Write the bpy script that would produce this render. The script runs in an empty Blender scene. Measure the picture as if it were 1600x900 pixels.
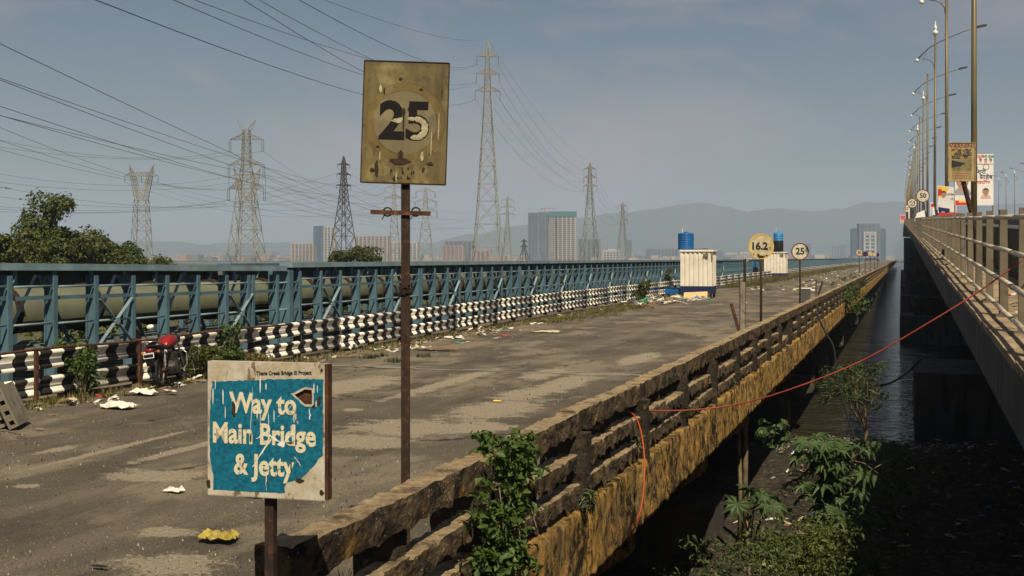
import bpy, bmesh, math, random
import numpy as np
from mathutils import Vector, Matrix, noise as mnoise

R = math.radians
rnd = random.Random(11)
npr = np.random.default_rng(5)
S = bpy.context.scene
COL = S.collection

# ------------------------------------------------------------------ camera
EYE = 2.2                      # metres above the old bridge's road
FPX, VPX, HZ = 1800.0, 1408.0, 403.0
TH = math.atan((VPX - 800) / FPX)
CT, ST = math.cos(TH), math.sin(TH)
cam_d = bpy.data.cameras.new('camera')
cam = bpy.data.objects.new('camera', cam_d)
COL.objects.link(cam)
cam.location = (0, 0, EYE)
cam.rotation_euler = (R(90), 0, TH)
cam_d.sensor_width = 36.0
cam_d.lens = 36.0 * FPX / 1600.0
cam_d.shift_y = -(450 - HZ) / 1600.0
cam_d.clip_start = 0.1
cam_d.clip_end = 30000
S.camera = cam

# ------------------------------------------------------------------ light
SUN = Vector((0.30, -0.55, 0.78)).normalized()
W = bpy.data.worlds.new('World')
S.world = W
W.use_nodes = True
wn, wl = W.node_tree.nodes, W.node_tree.links
for n in list(wn):
    wn.remove(n)
wout = wn.new('ShaderNodeOutputWorld')
wbg = wn.new('ShaderNodeBackground')
wbg.inputs['Strength'].default_value = 0.052
sky = wn.new('ShaderNodeTexSky')
sky.sky_type = 'NISHITA'
sky.sun_disc = False
sky.sun_elevation = math.asin(SUN.z)
sky.sun_rotation = math.atan2(SUN.x, SUN.y)
sky.air_density = 1.1
sky.dust_density = 0.7
sky.ozone_density = 1.6
tc = wn.new('ShaderNodeTexCoord')
mp = wn.new('ShaderNodeMapping')
mp.inputs['Scale'].default_value = (1.0, 1.0, 2.6)
wl.new(tc.outputs['Generated'], mp.inputs['Vector'])
cn = wn.new('ShaderNodeTexNoise')
cn.inputs['Scale'].default_value = 2.6
cn.inputs['Detail'].default_value = 7
cn.inputs['Roughness'].default_value = 0.55
cn.inputs['Distortion'].default_value = 0.6
wl.new(mp.outputs['Vector'], cn.inputs['Vector'])
cr = wn.new('ShaderNodeMapRange')
cr.inputs['From Min'].default_value = 0.485
cr.inputs['From Max'].default_value = 0.67
cr.inputs['To Max'].default_value = 0.9
wl.new(cn.outputs['Fac'], cr.inputs['Value'])
hs = wn.new('ShaderNodeHueSaturation')
hs.inputs['Saturation'].default_value = 0.98
hs.inputs['Value'].default_value = 0.63
wl.new(sky.outputs['Color'], hs.inputs['Color'])
cm = wn.new('ShaderNodeMix')
cm.data_type = 'RGBA'
wl.new(cr.outputs['Result'], cm.inputs['Factor'])
wl.new(hs.outputs['Color'], cm.inputs[6])
cm.inputs[7].default_value = (6.0, 5.0, 5.15, 1)
wl.new(cm.outputs[2], wbg.inputs['Color'])
wl.new(wbg.outputs['Background'], wout.inputs['Surface'])

sun_d = bpy.data.lights.new('sun', 'SUN')
sun_d.energy = 5.0
sun_d.angle = R(0.53)
sun_d.color = (1.0, 0.885, 0.66)
sun = bpy.data.objects.new('sun', sun_d)
COL.objects.link(sun)
sun.rotation_euler = SUN.to_track_quat('Z', 'Y').to_euler()
sun.location = (40, -60, 90)

S.view_settings.view_transform = 'Standard'
S.view_settings.look = 'None'
S.view_settings.exposure = 0.28
S.view_settings.gamma = 1.0
S.view_settings.use_curve_mapping = False
S.render.engine = 'CYCLES'
S.cycles.max_bounces = 5
S.cycles.diffuse_bounces = 2
S.cycles.glossy_bounces = 3
S.cycles.transparent_max_bounces = 8
S.cycles.volume_bounces = 1
S.cycles.use_denoising = True


# ------------------------------------------------------------------ helpers
def at(x, y, D):
    """world point seen at photo pixel (x, y), D metres deep"""
    u, v = (x - 800) / FPX * D, (HZ - y) / FPX * D
    return Vector((CT * u - ST * D, ST * u + CT * D, EYE + v))


def gnd(x, y, z=0.0):
    return at(x, y, (EYE - z) * FPX / (y - HZ))


def Yof(X, x):
    """distance along the road of a point at lateral X that shows at pixel column x"""
    D = X / CT * FPX / (x - VPX)
    return (D + X * ST) / CT


def tag(o, label=None, cat=None, group=None, kind=None):
    if label: o['label'] = label
    if cat: o['category'] = cat
    if group: o['group'] = group
    if kind: o['kind'] = kind
    return o


def wmat(o):
    m = o.matrix_basis.copy()
    if o.parent is not None:
        m = wmat(o.parent) @ o.matrix_parent_inverse @ m
    return m


def par(o, p, keep=True):
    if p is not None:
        o.parent = p
        if keep:
            o.matrix_parent_inverse = wmat(p).inverted()
    return o


def empty(name, loc=(0, 0, 0), rz=0.0):
    o = bpy.data.objects.new(name, None)
    o.empty_display_size = 0.2
    o.location = loc
    o.rotation_euler = (0, 0, rz)
    COL.objects.link(o)
    return o


def link(name, me, parent=None, keep=True, loc=None, rot=None, scale=None):
    o = bpy.data.objects.new(name, me)
    COL.objects.link(o)
    if loc is not None: o.location = loc
    if rot is not None: o.rotation_euler = rot
    if scale is not None: o.scale = scale
    return par(o, parent, keep)


def copy_tree(o, parent=None):
    c = o.copy()
    COL.objects.link(c)
    if parent is not None:
        c.parent = parent
    for ch in list(o.children):
        copy_tree(ch, c)
    return c


class MB:
    def __init__(s):
        s.v, s.f, s.m = [], [], []

    def add(s, vs, fs, mi=0):
        b = len(s.v)
        s.v.extend([tuple(p) for p in vs])
        s.f.extend([tuple(b + i for i in f) for f in fs])
        s.m.extend([mi] * len(fs))
        return s

    def box(s, x0, x1, y0, y1, z0, z1, mi=0, M=None):
        vs = [Vector(p) for p in ((x0, y0, z0), (x1, y0, z0), (x1, y1, z0), (x0, y1, z0), (x0, y0, z1), (x1, y0, z1), (x1, y1, z1), (x0, y1, z1))]
        if M is not None: vs = [M @ p for p in vs]
        return s.add(vs, [(0, 3, 2, 1), (4, 5, 6, 7), (0, 1, 5, 4), (1, 2, 6, 5), (2, 3, 7, 6), (3, 0, 4, 7)], mi)

    def bar(s, p, q, w, h, mi=0, up=(0, 0, 1)):
        p, q = Vector(p), Vector(q)
        d = (q - p)
        if d.length < 1e-6: return s
        d.normalize()
        up = Vector(up)
        if abs(d.dot(up)) > 0.98: up = Vector((1, 0, 0)) if abs(d.x) < .9 else Vector((0, 1, 0))
        a = d.cross(up).normalized() * (w / 2)
        b = a.cross(d).normalized() * (h / 2)
        vs = [p - a - b, p + a - b, p + a + b, p - a + b, q - a - b, q + a - b, q + a + b, q - a + b]
        return s.add(vs, [(0, 1, 2, 3), (7, 6, 5, 4), (0, 4, 5, 1), (1, 5, 6, 2), (2, 6, 7, 3), (3, 7, 4, 0)], mi)

    def tube(s, pts, r, n=8, mi=0, caps=True):
        pts = [Vector(p) for p in pts]
        k = len(pts)
        rs = r if isinstance(r, (list, tuple)) else [r] * k
        rings = []
        pa = None
        for i, p in enumerate(pts):
            d = (pts[min(i + 1, k - 1)] - pts[max(i - 1, 0)])
            if d.length < 1e-9: d = Vector((0, 0, 1))
            d.normalize()
            if pa is None:
                up = Vector((0, 0, 1)) if abs(d.z) < .9 else Vector((1, 0, 0))
                a = d.cross(up).normalized()
            else:
                a = (pa - d * pa.dot(d))
                a = a.normalized() if a.length > 1e-6 else d.cross(Vector((0, 0, 1))).normalized()
            pa = a
            b = d.cross(a)
            rings.append([p + (a * math.cos(2 * math.pi * j / n) + b * math.sin(2 * math.pi * j / n)) * rs[i] for j in range(n)])
        vs = [v for rg in rings for v in rg]
        fs = []
        for i in range(k - 1):
            for j in range(n):
                j2 = (j + 1) % n
                fs.append((i * n + j, i * n + j2, (i + 1) * n + j2, (i + 1) * n + j))
        if caps:
            fs.append(tuple(range(n - 1, -1, -1)))
            fs.append(tuple((k - 1) * n + j for j in range(n)))
        return s.add(vs, fs, mi)

    def lathe(s, prof, n=16, c=(0, 0, 0), mi=0):
        """profile [(r, z)] about the z axis"""
        vs, fs = [], []
        for r, z in prof:
            for j in range(n):
                a = 2 * math.pi * j / n
                vs.append((c[0] + r * math.cos(a), c[1] + r * math.sin(a), c[2] + z))
        for i in range(len(prof) - 1):
            for j in range(n):
                j2 = (j + 1) % n
                fs.append((i * n + j, i * n + j2, (i + 1) * n + j2, (i + 1) * n + j))
        if prof[0][0] > 1e-4: fs.append(tuple(range(n - 1, -1, -1)))
        if prof[-1][0] > 1e-4: fs.append(tuple((len(prof) - 1) * n + j for j in range(n)))
        return s.add(vs, fs, mi)

    def prism(s, poly, lo, hi, axis='z', mi=0):
        """polygon of (a, b) pushed from lo to hi along an axis"""
        def mk(a, b, t):
            return {'z': (a, b, t), 'y': (a, t, b), 'x': (t, a, b)}[axis]
        n = len(poly)
        vs = [mk(a, b, lo) for a, b in poly] + [mk(a, b, hi) for a, b in poly]
        fs = [tuple(range(n - 1, -1, -1)), tuple(range(n, 2 * n))] + [(i, (i + 1) % n, n + (i + 1) % n, n + i) for i in range(n)]
        return s.add(vs, fs, mi)

    def mesh(s, name, mats, smooth=False):
        me = bpy.data.meshes.new(name)
        me.from_pydata(s.v, [], s.f)
        for m in (mats if isinstance(mats, (list, tuple)) else [mats]):
            me.materials.append(m)
        if len(me.materials) > 1:
            me.polygons.foreach_set('material_index', s.m)
        if smooth:
            me.polygons.foreach_set('use_smooth', [True] * len(me.polygons))
        me.update()
        return me

    def build(s, name, mats, parent=None, keep=True, smooth=False, **kw):
        return link(name, s.mesh(name, mats, smooth), parent, keep, **kw)


def fix_normals(o):
    bm = bmesh.new()
    bm.from_mesh(o.data)
    bmesh.ops.recalc_face_normals(bm, faces=bm.faces)
    bm.to_mesh(o.data)
    bm.free()
    return o


def bevel(o, w, seg=2):
    bm = bmesh.new()
    bm.from_mesh(o.data)
    bmesh.ops.bevel(bm, geom=bm.edges[:], offset=w, segments=seg, affect='EDGES', profile=.6, clamp_overlap=True)
    bm.to_mesh(o.data)
    bm.free()
    return o


def rough_box(sx, sy, sz, nx, ny, nz, amp, seed, freq=6.0, drip=0.0):
    """a box with subdivided, worn and chipped faces, centred on x and y, base at z=0"""
    bm = bmesh.new()
    idx = {}

    def V(i, j, k):
        if (i, j, k) not in idx:
            idx[(i, j, k)] = bm.verts.new((sx * (i / nx - .5), sy * (j / ny - .5), sz * k / nz))
        return idx[(i, j, k)]
    for i in range(nx):
        for j in range(ny):
            bm.faces.new((V(i, j, 0), V(i, j + 1, 0), V(i + 1, j + 1, 0), V(i + 1, j, 0)))
            bm.faces.new((V(i, j, nz), V(i + 1, j, nz), V(i + 1, j + 1, nz), V(i, j + 1, nz)))
    for i in range(nx):
        for k in range(nz):
            bm.faces.new((V(i, 0, k), V(i + 1, 0, k), V(i + 1, 0, k + 1), V(i, 0, k + 1)))
            bm.faces.new((V(i, ny, k), V(i, ny, k + 1), V(i + 1, ny, k + 1), V(i + 1, ny, k)))
    for j in range(ny):
        for k in range(nz):
            bm.faces.new((V(0, j, k), V(0, j, k + 1), V(0, j + 1, k + 1), V(0, j + 1, k)))
            bm.faces.new((V(nx, j, k), V(nx, j + 1, k), V(nx, j + 1, k + 1), V(nx, j, k + 1)))
    off = Vector((seed * 7.3, seed * 3.1, seed * 1.7))
    for (i, j, k), v in idx.items():
        p = v.co * freq + off
        d = mnoise.noise_vector(p) * amp + mnoise.noise_vector(p * 2.7) * amp * .55
        edge = (i in (0, nx)) + (j in (0, ny)) + (k in (0, nz))
        if edge >= 2:
            c = mnoise.noise(p * .8 + Vector((9, 2, 5)))
            if c > 0.05:
                d += Vector((-v.co.x / sx, 0, -(v.co.z / sz - .5))) * amp * 3.0 * c
        v.co += d
        if drip and k == 0 and i == nx:
            v.co.z -= drip * max(0, mnoise.noise(Vector((seed, v.co.y * 9, 2))) + .15)
    me = bpy.data.meshes.new('piece')
    bmesh.ops.recalc_face_normals(bm, faces=bm.faces)
    bm.to_mesh(me)
    bm.free()
    return me


# ------------------------------------------------------------------ materials
class NT:
    """small node-tree helper"""
    def __init__(s, name):
        s.mat = bpy.data.materials.new(name)
        s.mat.use_nodes = True
        s.t = s.mat.node_tree
        s.n, s.l = s.t.nodes, s.t.links
        s.b = s.n['Principled BSDF']
        s.out = s.n['Material Output']
        g = s.n.new('ShaderNodeNewGeometry')
        s.pos = g.outputs['Position']
        s.geo = g

    def obj(s):
        return s.n.new('ShaderNodeTexCoord').outputs['Object']

    def map(s, vec, scale=(1, 1, 1), loc=(0, 0, 0), rot=(0, 0, 0)):
        m = s.n.new('ShaderNodeMapping')
        m.inputs['Scale'].default_value = scale
        m.inputs['Location'].default_value = loc
        m.inputs['Rotation'].default_value = rot
        s.l.new(vec, m.inputs['Vector'])
        return m.outputs['Vector']

    def noise(s, vec, scale, detail=5, rough=.6, dist=0.0):
        t = s.n.new('ShaderNodeTexNoise')
        t.inputs['Scale'].default_value = scale
        t.inputs['Detail'].default_value = detail
        t.inputs['Roughness'].default_value = rough
        t.inputs['Distortion'].default_value = dist
        s.l.new(vec, t.inputs['Vector'])
        return t.outputs['Fac']

    def voro(s, vec, scale):
        t = s.n.new('ShaderNodeTexVoronoi')
        t.inputs['Scale'].default_value = scale
        s.l.new(vec, t.inputs['Vector'])
        return t.outputs['Distance'], t.outputs['Color']

    def rng(s, val, a, b, lo=0.0, hi=1.0):
        m = s.n.new('ShaderNodeMapRange')
        for k, x in (('From Min', a), ('From Max', b), ('To Min', lo), ('To Max', hi)):
            m.inputs[k].default_value = x
        s.l.new(val, m.inputs['Value'])
        return m.outputs['Result']

    def math(s, op, a, b=None, c=None):
        m = s.n.new('ShaderNodeMath')
        m.operation = op
        for i, x in enumerate((a, b, c)):
            if x is None: continue
            if isinstance(x, (int, float)): m.inputs[i].default_value = x
            else: s.l.new(x, m.inputs[i])
        return m.outputs[0]

    def mix(s, fac, a, b):
        m = s.n.new('ShaderNodeMix')
        m.data_type = 'RGBA'
        for i, x in ((0, fac), (6, a), (7, b)):
            if isinstance(x, (int, float)): m.inputs[i].default_value = x
            elif isinstance(x, (tuple, list)): m.inputs[i].default_value = (*x[:3], 1)
            else: s.l.new(x, m.inputs[i])
        return m.outputs[2]

    def xyz(s, vec):
        m = s.n.new('ShaderNodeSeparateXYZ')
        s.l.new(vec, m.inputs[0])
        return m.outputs

    def color(s, c):
        if isinstance(c, (tuple, list)): s.b.inputs['Base Color'].default_value = (*c[:3], 1)
        else: s.l.new(c, s.b.inputs['Base Color'])

    def bump(s, h, strength=.3, dist=.02):
        b = s.n.new('ShaderNodeBump')
        b.inputs['Strength'].default_value = strength
        b.inputs['Distance'].default_value = dist
        s.l.new(h, b.inputs['Height'])
        s.l.new(b.outputs['Normal'], s.b.inputs['Normal'])

    def fin(s, rough=.8, metal=0.0, spec=.3):
        s.b.inputs['Roughness'].default_value = rough
        s.b.inputs['Metallic'].default_value = metal
        s.b.inputs['Specular IOR Level'].default_value = spec
        return s.mat


def mat(name, base, rough=.8, metal=0.0, c2=None, scale=3.0, thr=(.42, .62), c3=None, scale3=14.0, thr3=(.52, .66), stretch=(1, 1, 1), stretch3=None, bump=0.0, bscale=40.0, bdist=.01, spec=.3, local=False):
    t = NT(name)
    src = t.obj() if local else t.pos
    col = base
    if c2 is not None:
        col = t.mix(t.rng(t.noise(t.map(src, stretch), scale), *thr), base, c2)
    if c3 is not None:
        col = t.mix(t.rng(t.noise(t.map(src, stretch3 or stretch, (3.1, 7.7, 1.3)), scale3), *thr3), col, c3)
    t.color(col)
    if bump:
        t.bump(t.noise(src, bscale, 6, .65), bump, bdist)
    return t.fin(rough, metal, spec)


def leafmat(name, a, b, scale=2.0, trans=.25, rough=.55):
    t = NT(name)
    col = t.mix(t.rng(t.noise(t.pos, scale, 3), .35, .65), a, b)
    col = t.mix(t.rng(t.noise(t.pos, scale * 9, 2), .3, .7, 0, .5), col, tuple(x * .5 for x in a))
    t.color(col)
    t.fin(rough, 0, .35)
    tr = t.n.new('ShaderNodeBsdfTranslucent')
    t.l.new(col, tr.inputs['Color'])
    mx = t.n.new('ShaderNodeMixShader')
    mx.inputs[0].default_value = trans
    t.l.new(t.b.outputs[0], mx.inputs[1])
    t.l.new(tr.outputs[0], mx.inputs[2])
    t.l.new(mx.outputs[0], t.out.inputs['Surface'])
    return t.mat


MT = {}
# old concrete of the parapet: buff tops painted as if sunlit, black mould, ochre lichen
t = NT('old_concrete')
c = t.mix(t.rng(t.noise(t.pos, 2.3, 6), .38, .66), (.175, .122, .070), (.100, .072, .046))
c = t.mix(t.rng(t.noise(t.map(t.pos, (1, .6, 1)), 6.5, 8, .74), .45, .55), c, (.036, .028, .021))
c = t.mix(t.rng(t.noise(t.map(t.pos, (1, 1, 1), (5, 2, 8)), 4.1, 6, .7), .55, .70), c, (.27, .165, .05))
# sunlight put into the colour: paler buff on whatever faces up
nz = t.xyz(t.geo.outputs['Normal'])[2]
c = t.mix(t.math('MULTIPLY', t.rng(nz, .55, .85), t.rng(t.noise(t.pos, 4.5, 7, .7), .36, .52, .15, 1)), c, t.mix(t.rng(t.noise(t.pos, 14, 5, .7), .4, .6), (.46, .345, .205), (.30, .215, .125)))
d_, _ = t.voro(t.pos, 34.0)
c = t.mix(t.rng(t.math('ADD', d_, t.rng(t.noise(t.pos, 3.0, 3), .35, .65, .16, -.06)), .17, .13), c, (.44, .40, .34))
t.color(c)
t.bump(t.math('ADD', t.noise(t.pos, 26, 8, .72), t.math('MULTIPLY', t.noise(t.pos, 7, 5, .7), 1.6)), 1.0, .045)
MT['old_concrete'] = t.fin(.93, 0, .15)

# edge beam: ochre stained face with dark vertical runs
t = NT('ochre_concrete')
n1 = t.noise(t.map(t.pos, (1, 1.5, .8)), 3.4, 9, .76)
n2 = t.noise(t.map(t.pos, (1, 1.2, .8)), 8.0, 9, .76)
c = t.mix(t.rng(n1, .40, .60), (.64, .375, .095), (.22, .135, .055))
c = t.mix(t.rng(t.math('ADD', n2, t.rng(t.noise(t.pos, 1.3, 4), .35, .65, -.08, .08)), .485, .575), c, (.032, .025, .017))
c = t.mix(t.rng(t.noise(t.map(t.pos, (1, 5, .5), (3, 3, 3)), 2.2, 7, .7), .56, .66), c, (.42, .32, .19))
t.color(c)
t.bump(t.math('ADD', t.math('MULTIPLY', n2, 1.3), t.noise(t.pos, 30, 8, .78)), 1.0, .05)
MT['ochre'] = t.fin(.93, 0, .15)
MT['post_dark'] = mat('dark_post_concrete', (.052, .041, .030), .95, c2=(.026, .021, .017), scale=3.5, c3=(.16, .115, .065), scale3=8, thr3=(.60, .70), bump=.9, bscale=24, bdist=.03, spec=.1)  # darker concrete for the parapet posts, with a few brown patches

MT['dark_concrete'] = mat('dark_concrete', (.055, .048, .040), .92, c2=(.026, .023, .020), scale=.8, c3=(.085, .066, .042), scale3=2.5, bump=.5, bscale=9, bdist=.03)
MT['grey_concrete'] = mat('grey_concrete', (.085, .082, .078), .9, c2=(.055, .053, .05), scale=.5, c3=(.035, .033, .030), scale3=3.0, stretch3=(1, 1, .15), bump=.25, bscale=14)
MT['pale_concrete'] = mat('pale_concrete', (.24, .205, .155), .9, c2=(.16, .135, .10), scale=2.0, c3=(.12, .10, .075), scale3=9, bump=.4, bscale=30)
MT['steel_blue'] = mat('steel_blue', (.086, .158, .202), .55, .0, c2=(.066, .122, .158), scale=1.4, c3=(.085, .058, .036), scale3=4.0, thr3=(.63, .74), stretch3=(1, 1, .22), bump=.08, bscale=60, spec=.35)
MT['pale_blue'] = mat('pale_blue', (.20, .275, .30), .5, c2=(.145, .205, .23), scale=2, spec=.4)
MT['pipe_paint'] = mat('pipe_paint', (.115, .120, .078), .6, c2=(.075, .08, .055), scale=.9, c3=(.10, .075, .045), scale3=3.5, thr3=(.58, .72), stretch3=(1, .25, 1))
MT['pipe_grey'] = mat('pipe_grey', (.10, .125, .125), .6, c2=(.065, .08, .08), scale=1.2, c3=(.09, .06, .04), scale3=4)
MT['rust'] = mat('rust', (.085, .036, .018), .85, .1, c2=(.045, .021, .013), scale=7, c3=(.16, .07, .03), scale3=22, bump=.35, bscale=70, bdist=.006)
MT['rust_dark'] = mat('rust_dark', (.040, .022, .015), .85, .1, c2=(.022, .014, .011), scale=9, c3=(.085, .040, .02), scale3=24, bump=.3, bscale=80, bdist=.005)
MT['galv'] = mat('galvanised', (.27, .245, .19), .6, .1, c2=(.18, .16, .125), scale=.12)
MT['galv_dark'] = mat('dark_lattice_steel', (.075, .06, .055), .75, .2, c2=(.05, .042, .04), scale=.2)
MT['wire'] = mat('wire', (.035, .036, .04), .6, .3)
MT['insul'] = mat('insulator', (.05, .055, .055), .35)
MT['olive_pole'] = mat('olive_pole', (.165, .125, .055), .5, .25, c2=(.12, .092, .045), scale=.7, c3=(.07, .055, .035), scale3=3, stretch3=(1, 1, .15), spec=.5)
MT['lamp_white'] = mat('lamp_white', (.72, .69, .60), .4)
MT['lamp_dark'] = mat('lamp_dark', (.05, .05, .05), .5)
MT['rail_beige'] = mat('rail_beige', (.160, .130, .092), .62, .0, c2=(.11, .09, .064), scale=2.2, c3=(.085, .06, .04), scale3=7, thr3=(.58, .72), bump=.1, bscale=40)
MT['pipe_rail'] = mat('pipe_rail', (.60, .50, .36), .5, .0, c2=(.46, .38, .27), scale=3.0, c3=(.12, .085, .055), scale3=9, thr3=(.6, .72))
MT['ledge'] = mat('ledge_concrete', (.33, .25, .155), .92, c2=(.22, .165, .105), scale=1.6, c3=(.09, .07, .05), scale3=6, bump=.5, bscale=22)
MT['black_pl'] = mat('black_plastic', (.012, .012, .013), .45)
MT['tyre'] = mat('tyre', (.014, .013, .012), .85, c2=(.03, .027, .023), scale=9)
MT['chrome'] = mat('chrome', (.42, .41, .39), .28, .9)
MT['alloy'] = mat('alloy', (.17, .16, .15), .5, .7, c2=(.09, .075, .06), scale=18)
MT['red_paint'] = mat('red_paint', (.30, .010, .010), .38, c2=(.17, .012, .010), scale=14, spec=.4)
MT['tail_red'] = mat('tail_red', (.16, .008, .008), .3, spec=.5)
MT['orange'] = mat('orange', (.45, .14, .03), .4)
MT['cab_white'] = mat('cabin_white', (.74, .68, .585), .5, c2=(.64, .575, .475), scale=1.6, c3=(.36, .25, .14), scale3=3.4, thr3=(.62, .78), stretch3=(3, 3, .35))
MT['navy'] = mat('navy', (.012, .020, .085), .5, c2=(.02, .026, .06), scale=3)
MT['tank_blue'] = mat('tank_blue', (.008, .105, .33), .38, c2=(.007, .085, .27), scale=2.5, spec=.45)
MT['tank_light'] = mat('tank_light_blue', (.03, .23, .50), .38, c2=(.025, .18, .42), scale=2.5, spec=.45)
MT['tank_black'] = mat('tank_black', (.012, .013, .016), .45)
MT['white'] = mat('white_paint', (.72, .70, .65), .5)
MT['print_white'] = mat('print_white', (.74, .71, .69), .55, c2=(.66, .63, .61), scale=3)
MT['print_black'] = mat('print_black', (.02, .02, .022), .6)
MT['print_red'] = mat('print_red', (.58, .035, .03), .55)
MT['print_orange'] = mat('print_orange', (.75, .26, .02), .55)
MT['print_yellow'] = mat('print_yellow', (.78, .52, .05), .55)
MT['print_skin'] = mat('print_skin', (.44, .22, .15), .6)
MT['print_pink'] = mat('print_pink', (.62, .36, .32), .6)
MT['print_navy'] = mat('print_navy', (.02, .03, .10), .6)
MT['print_green'] = mat('print_green', (.03, .20, .05), .6)
MT['print_grey'] = mat('print_grey', (.30, .30, .32), .6)
MT['dirt'] = mat('dirt', (.030, .023, .016), .95, c2=(.014, .011, .008), scale=1.2, c3=(.085, .065, .045), scale3=6, bump=.7, bscale=18, bdist=.03)
MT['bark'] = mat('bark', (.10, .075, .052), .9, c2=(.055, .042, .03), scale=6, bump=.4, bscale=25)
MT['leaf_tree'] = leafmat('leaf_mangrove', (.060, .088, .018), (.125, .135, .028), .9)
MT['leaf_bush'] = leafmat('leaf_bush', (.055, .078, .016), (.11, .10, .022), 1.3)
MT['leaf_vine'] = leafmat('leaf_vine', (.045, .090, .016), (.105, .150, .030), 9)
MT['leaf_castor'] = leafmat('leaf_castor', (.070, .118, .040), (.105, .150, .058), 3, .3)
MT['leaf_feather'] = leafmat('leaf_feather', (.050, .080, .022), (.078, .10, .032), 2)
MT['leaf_cover'] = leafmat('leaf_cover', (.050, .085, .020), (.105, .115, .036), 2)
MT['leaf_dry'] = leafmat('grass_dry', (.19, .15, .045), (.10, .105, .028), 1.5)
MT['stem'] = mat('stem', (.20, .15, .09), .85, c2=(.11, .09, .05), scale=6)
LIT = [mat('litter_white', (.62, .58, .52), .75), mat('litter_cream', (.50, .42, .28), .8), mat('litter_blue', (.05, .20, .46), .5), mat('litter_brown', (.17, .11, .065), .9), mat('litter_grey', (.22, .21, .20), .8), mat('litter_green', (.05, .24, .12), .6), mat('litter_red', (.38, .05, .035), .6)]


# ================================================================== SETTING
# water of the creek, one sheet out to the horizon
t = NT('creek_water')
t.color(t.mix(t.rng(t.noise(t.pos, .05, 3), .35, .65), (.030, .027, .018), (.045, .038, .022)))
w1 = t.noise(t.map(t.pos, (.45, 1.0, 1)), 2.2, 4, .6, .4)
w2 = t.noise(t.map(t.pos, (.35, 1.0, 1)), .6, 3, .55)
t.bump(t.math('ADD', w1, t.math('MULTIPLY', w2, 2.0)), 1.0, .22)
MT['water'] = t.fin(.10, 0, .5)
WZ = -4.3
o = MB().add([(-6400, -400, WZ), (3200, -400, WZ), (3200, 7000, WZ), (-6400, 7000, WZ)], [(0, 1, 2, 3)]).build('water', MT['water'])
tag(o, 'dark rippled creek water below the two bridges', kind='structure')


# muddy bank under and between the bridges
def bank_h(x, y):
    h = -3.35 + .35 * mnoise.noise(Vector((x * .22, y * .22, 3))) + .14 * mnoise.noise(Vector((x * .9, y * .9, 1)))
    edge = 44 + 5 * mnoise.noise(Vector((x * .12, 4.4, 7)))
    if y > edge - 9: h -= (y - edge + 9) * .14
    if x < -20: h += 0.2
    return h


bm_ = MB()
NX, NY = 70, 80
xs = [-70 + 110 * (i / NX) for i in range(NX + 1)]
ys = [-12 + 72 * (j / NY) for j in range(NY + 1)]
bm_.add([(x, y, bank_h(x, y)) for y in ys for x in xs], [(j * (NX + 1) + i, j * (NX + 1) + i + 1, (j + 1) * (NX + 1) + i + 1, (j + 1) * (NX + 1) + i) for j in range(NY) for i in range(NX)])
tag(bm_.build('mud_bank', MT['dirt'], smooth=True), 'dark muddy bank strewn with rubbish below the bridges', kind='structure')

# low marsh land on the left where the trees and pylons stand
MT['marsh'] = mat('marsh', (.075, .075, .035), .95, c2=(.05, .045, .028), scale=.03, c3=(.10, .095, .045), scale3=.2)
mb = MB()
outl = [(-60, -60), (-44, 40), (-60, 200), (-120, 500), (-260, 900), (-420, 1100), (-6000, 1100), (-6000, -300), (-400, -300)]
mb.prism(outl, WZ - .9, WZ + .45)
tag(mb.build('marsh', MT['marsh']), 'flat scrubby marsh beyond the pipe bridge', kind='structure')
mb = MB()
mb.prism([(-6300, 1500), (-600, 1500), (300, 1750), (1500, 1800), (3100, 1700), (3100, 6900), (-6300, 6900)], WZ - .9, WZ + 1.2)
tag(mb.build('far_shore', MT['marsh']), 'hazy built-up far shore of the creek', kind='structure')

# hills
MT['hill'] = mat('hill', (.055, .065, .040), .95, c2=(.08, .075, .05), scale=.004)


def ridge(name, pts, D, depth, label):
    mb = MB()
    n = 140
    x0, x1 = pts[0][0], pts[-1][0]
    rows = []
    for j, (fr, dd) in enumerate(((0, -depth), (.35, -depth * .66), (.72, -depth * .33), (1, 0), (.7, depth * .4), (0, depth))):
        row = []
        for i in range(n + 1):
            x = x0 + (x1 - x0) * i / n
            for (xa, ya), (xb, yb) in zip(pts[:-1], pts[1:]):
                if xa <= x <= xb:
                    u = (x - xa) / (xb - xa)
                    u = u * u * (3 - 2 * u)
                    y = ya + (yb - ya) * u
                    break
            top = at(x, y, D)
            h = top.z - WZ + 9 * mnoise.noise(Vector((x * .03, j * 3.3, 1))) + 4 * mnoise.noise(Vector((x * .11, j * 3.3, 5)))
            g = at(x + 22 * mnoise.noise(Vector((x * .02, j * 2.0, 9))) * (j not in (3,)), HZ, D + dd)
            row.append((g.x, g.y, WZ + .2 + max(h, 2) * fr))
        rows.append(row)
    k = n + 1
    mb.add([p for r in rows for p in r], [(j * k + i, j * k + i + 1, (j + 1) * k + i + 1, (j + 1) * k + i) for j in range(len(rows) - 1) for i in range(n)])
    return tag(mb.build(name, MT['hill'], smooth=True), label, kind='structure')


ridge('hill', [(560, 398), (660, 380), (740, 366), (820, 352), (900, 341), (960, 334), (1010, 328), (1060, 320), (1098, 317), (1130, 322), (1165, 331), (1215, 326), (1260, 330), (1310, 326), (1360, 317), (1410, 315), (1500, 322), (1600, 318), (1760, 330)], 5200, 700, 'long blue hazy mountain ridge on the horizon')
ridge('hill', [(-120, 376), (0, 378), (90, 380), (180, 376), (250, 377), (330, 381), (420, 379), (520, 385), (620, 396)], 5000, 500, 'low faint hill ridge behind the left trees')

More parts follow.
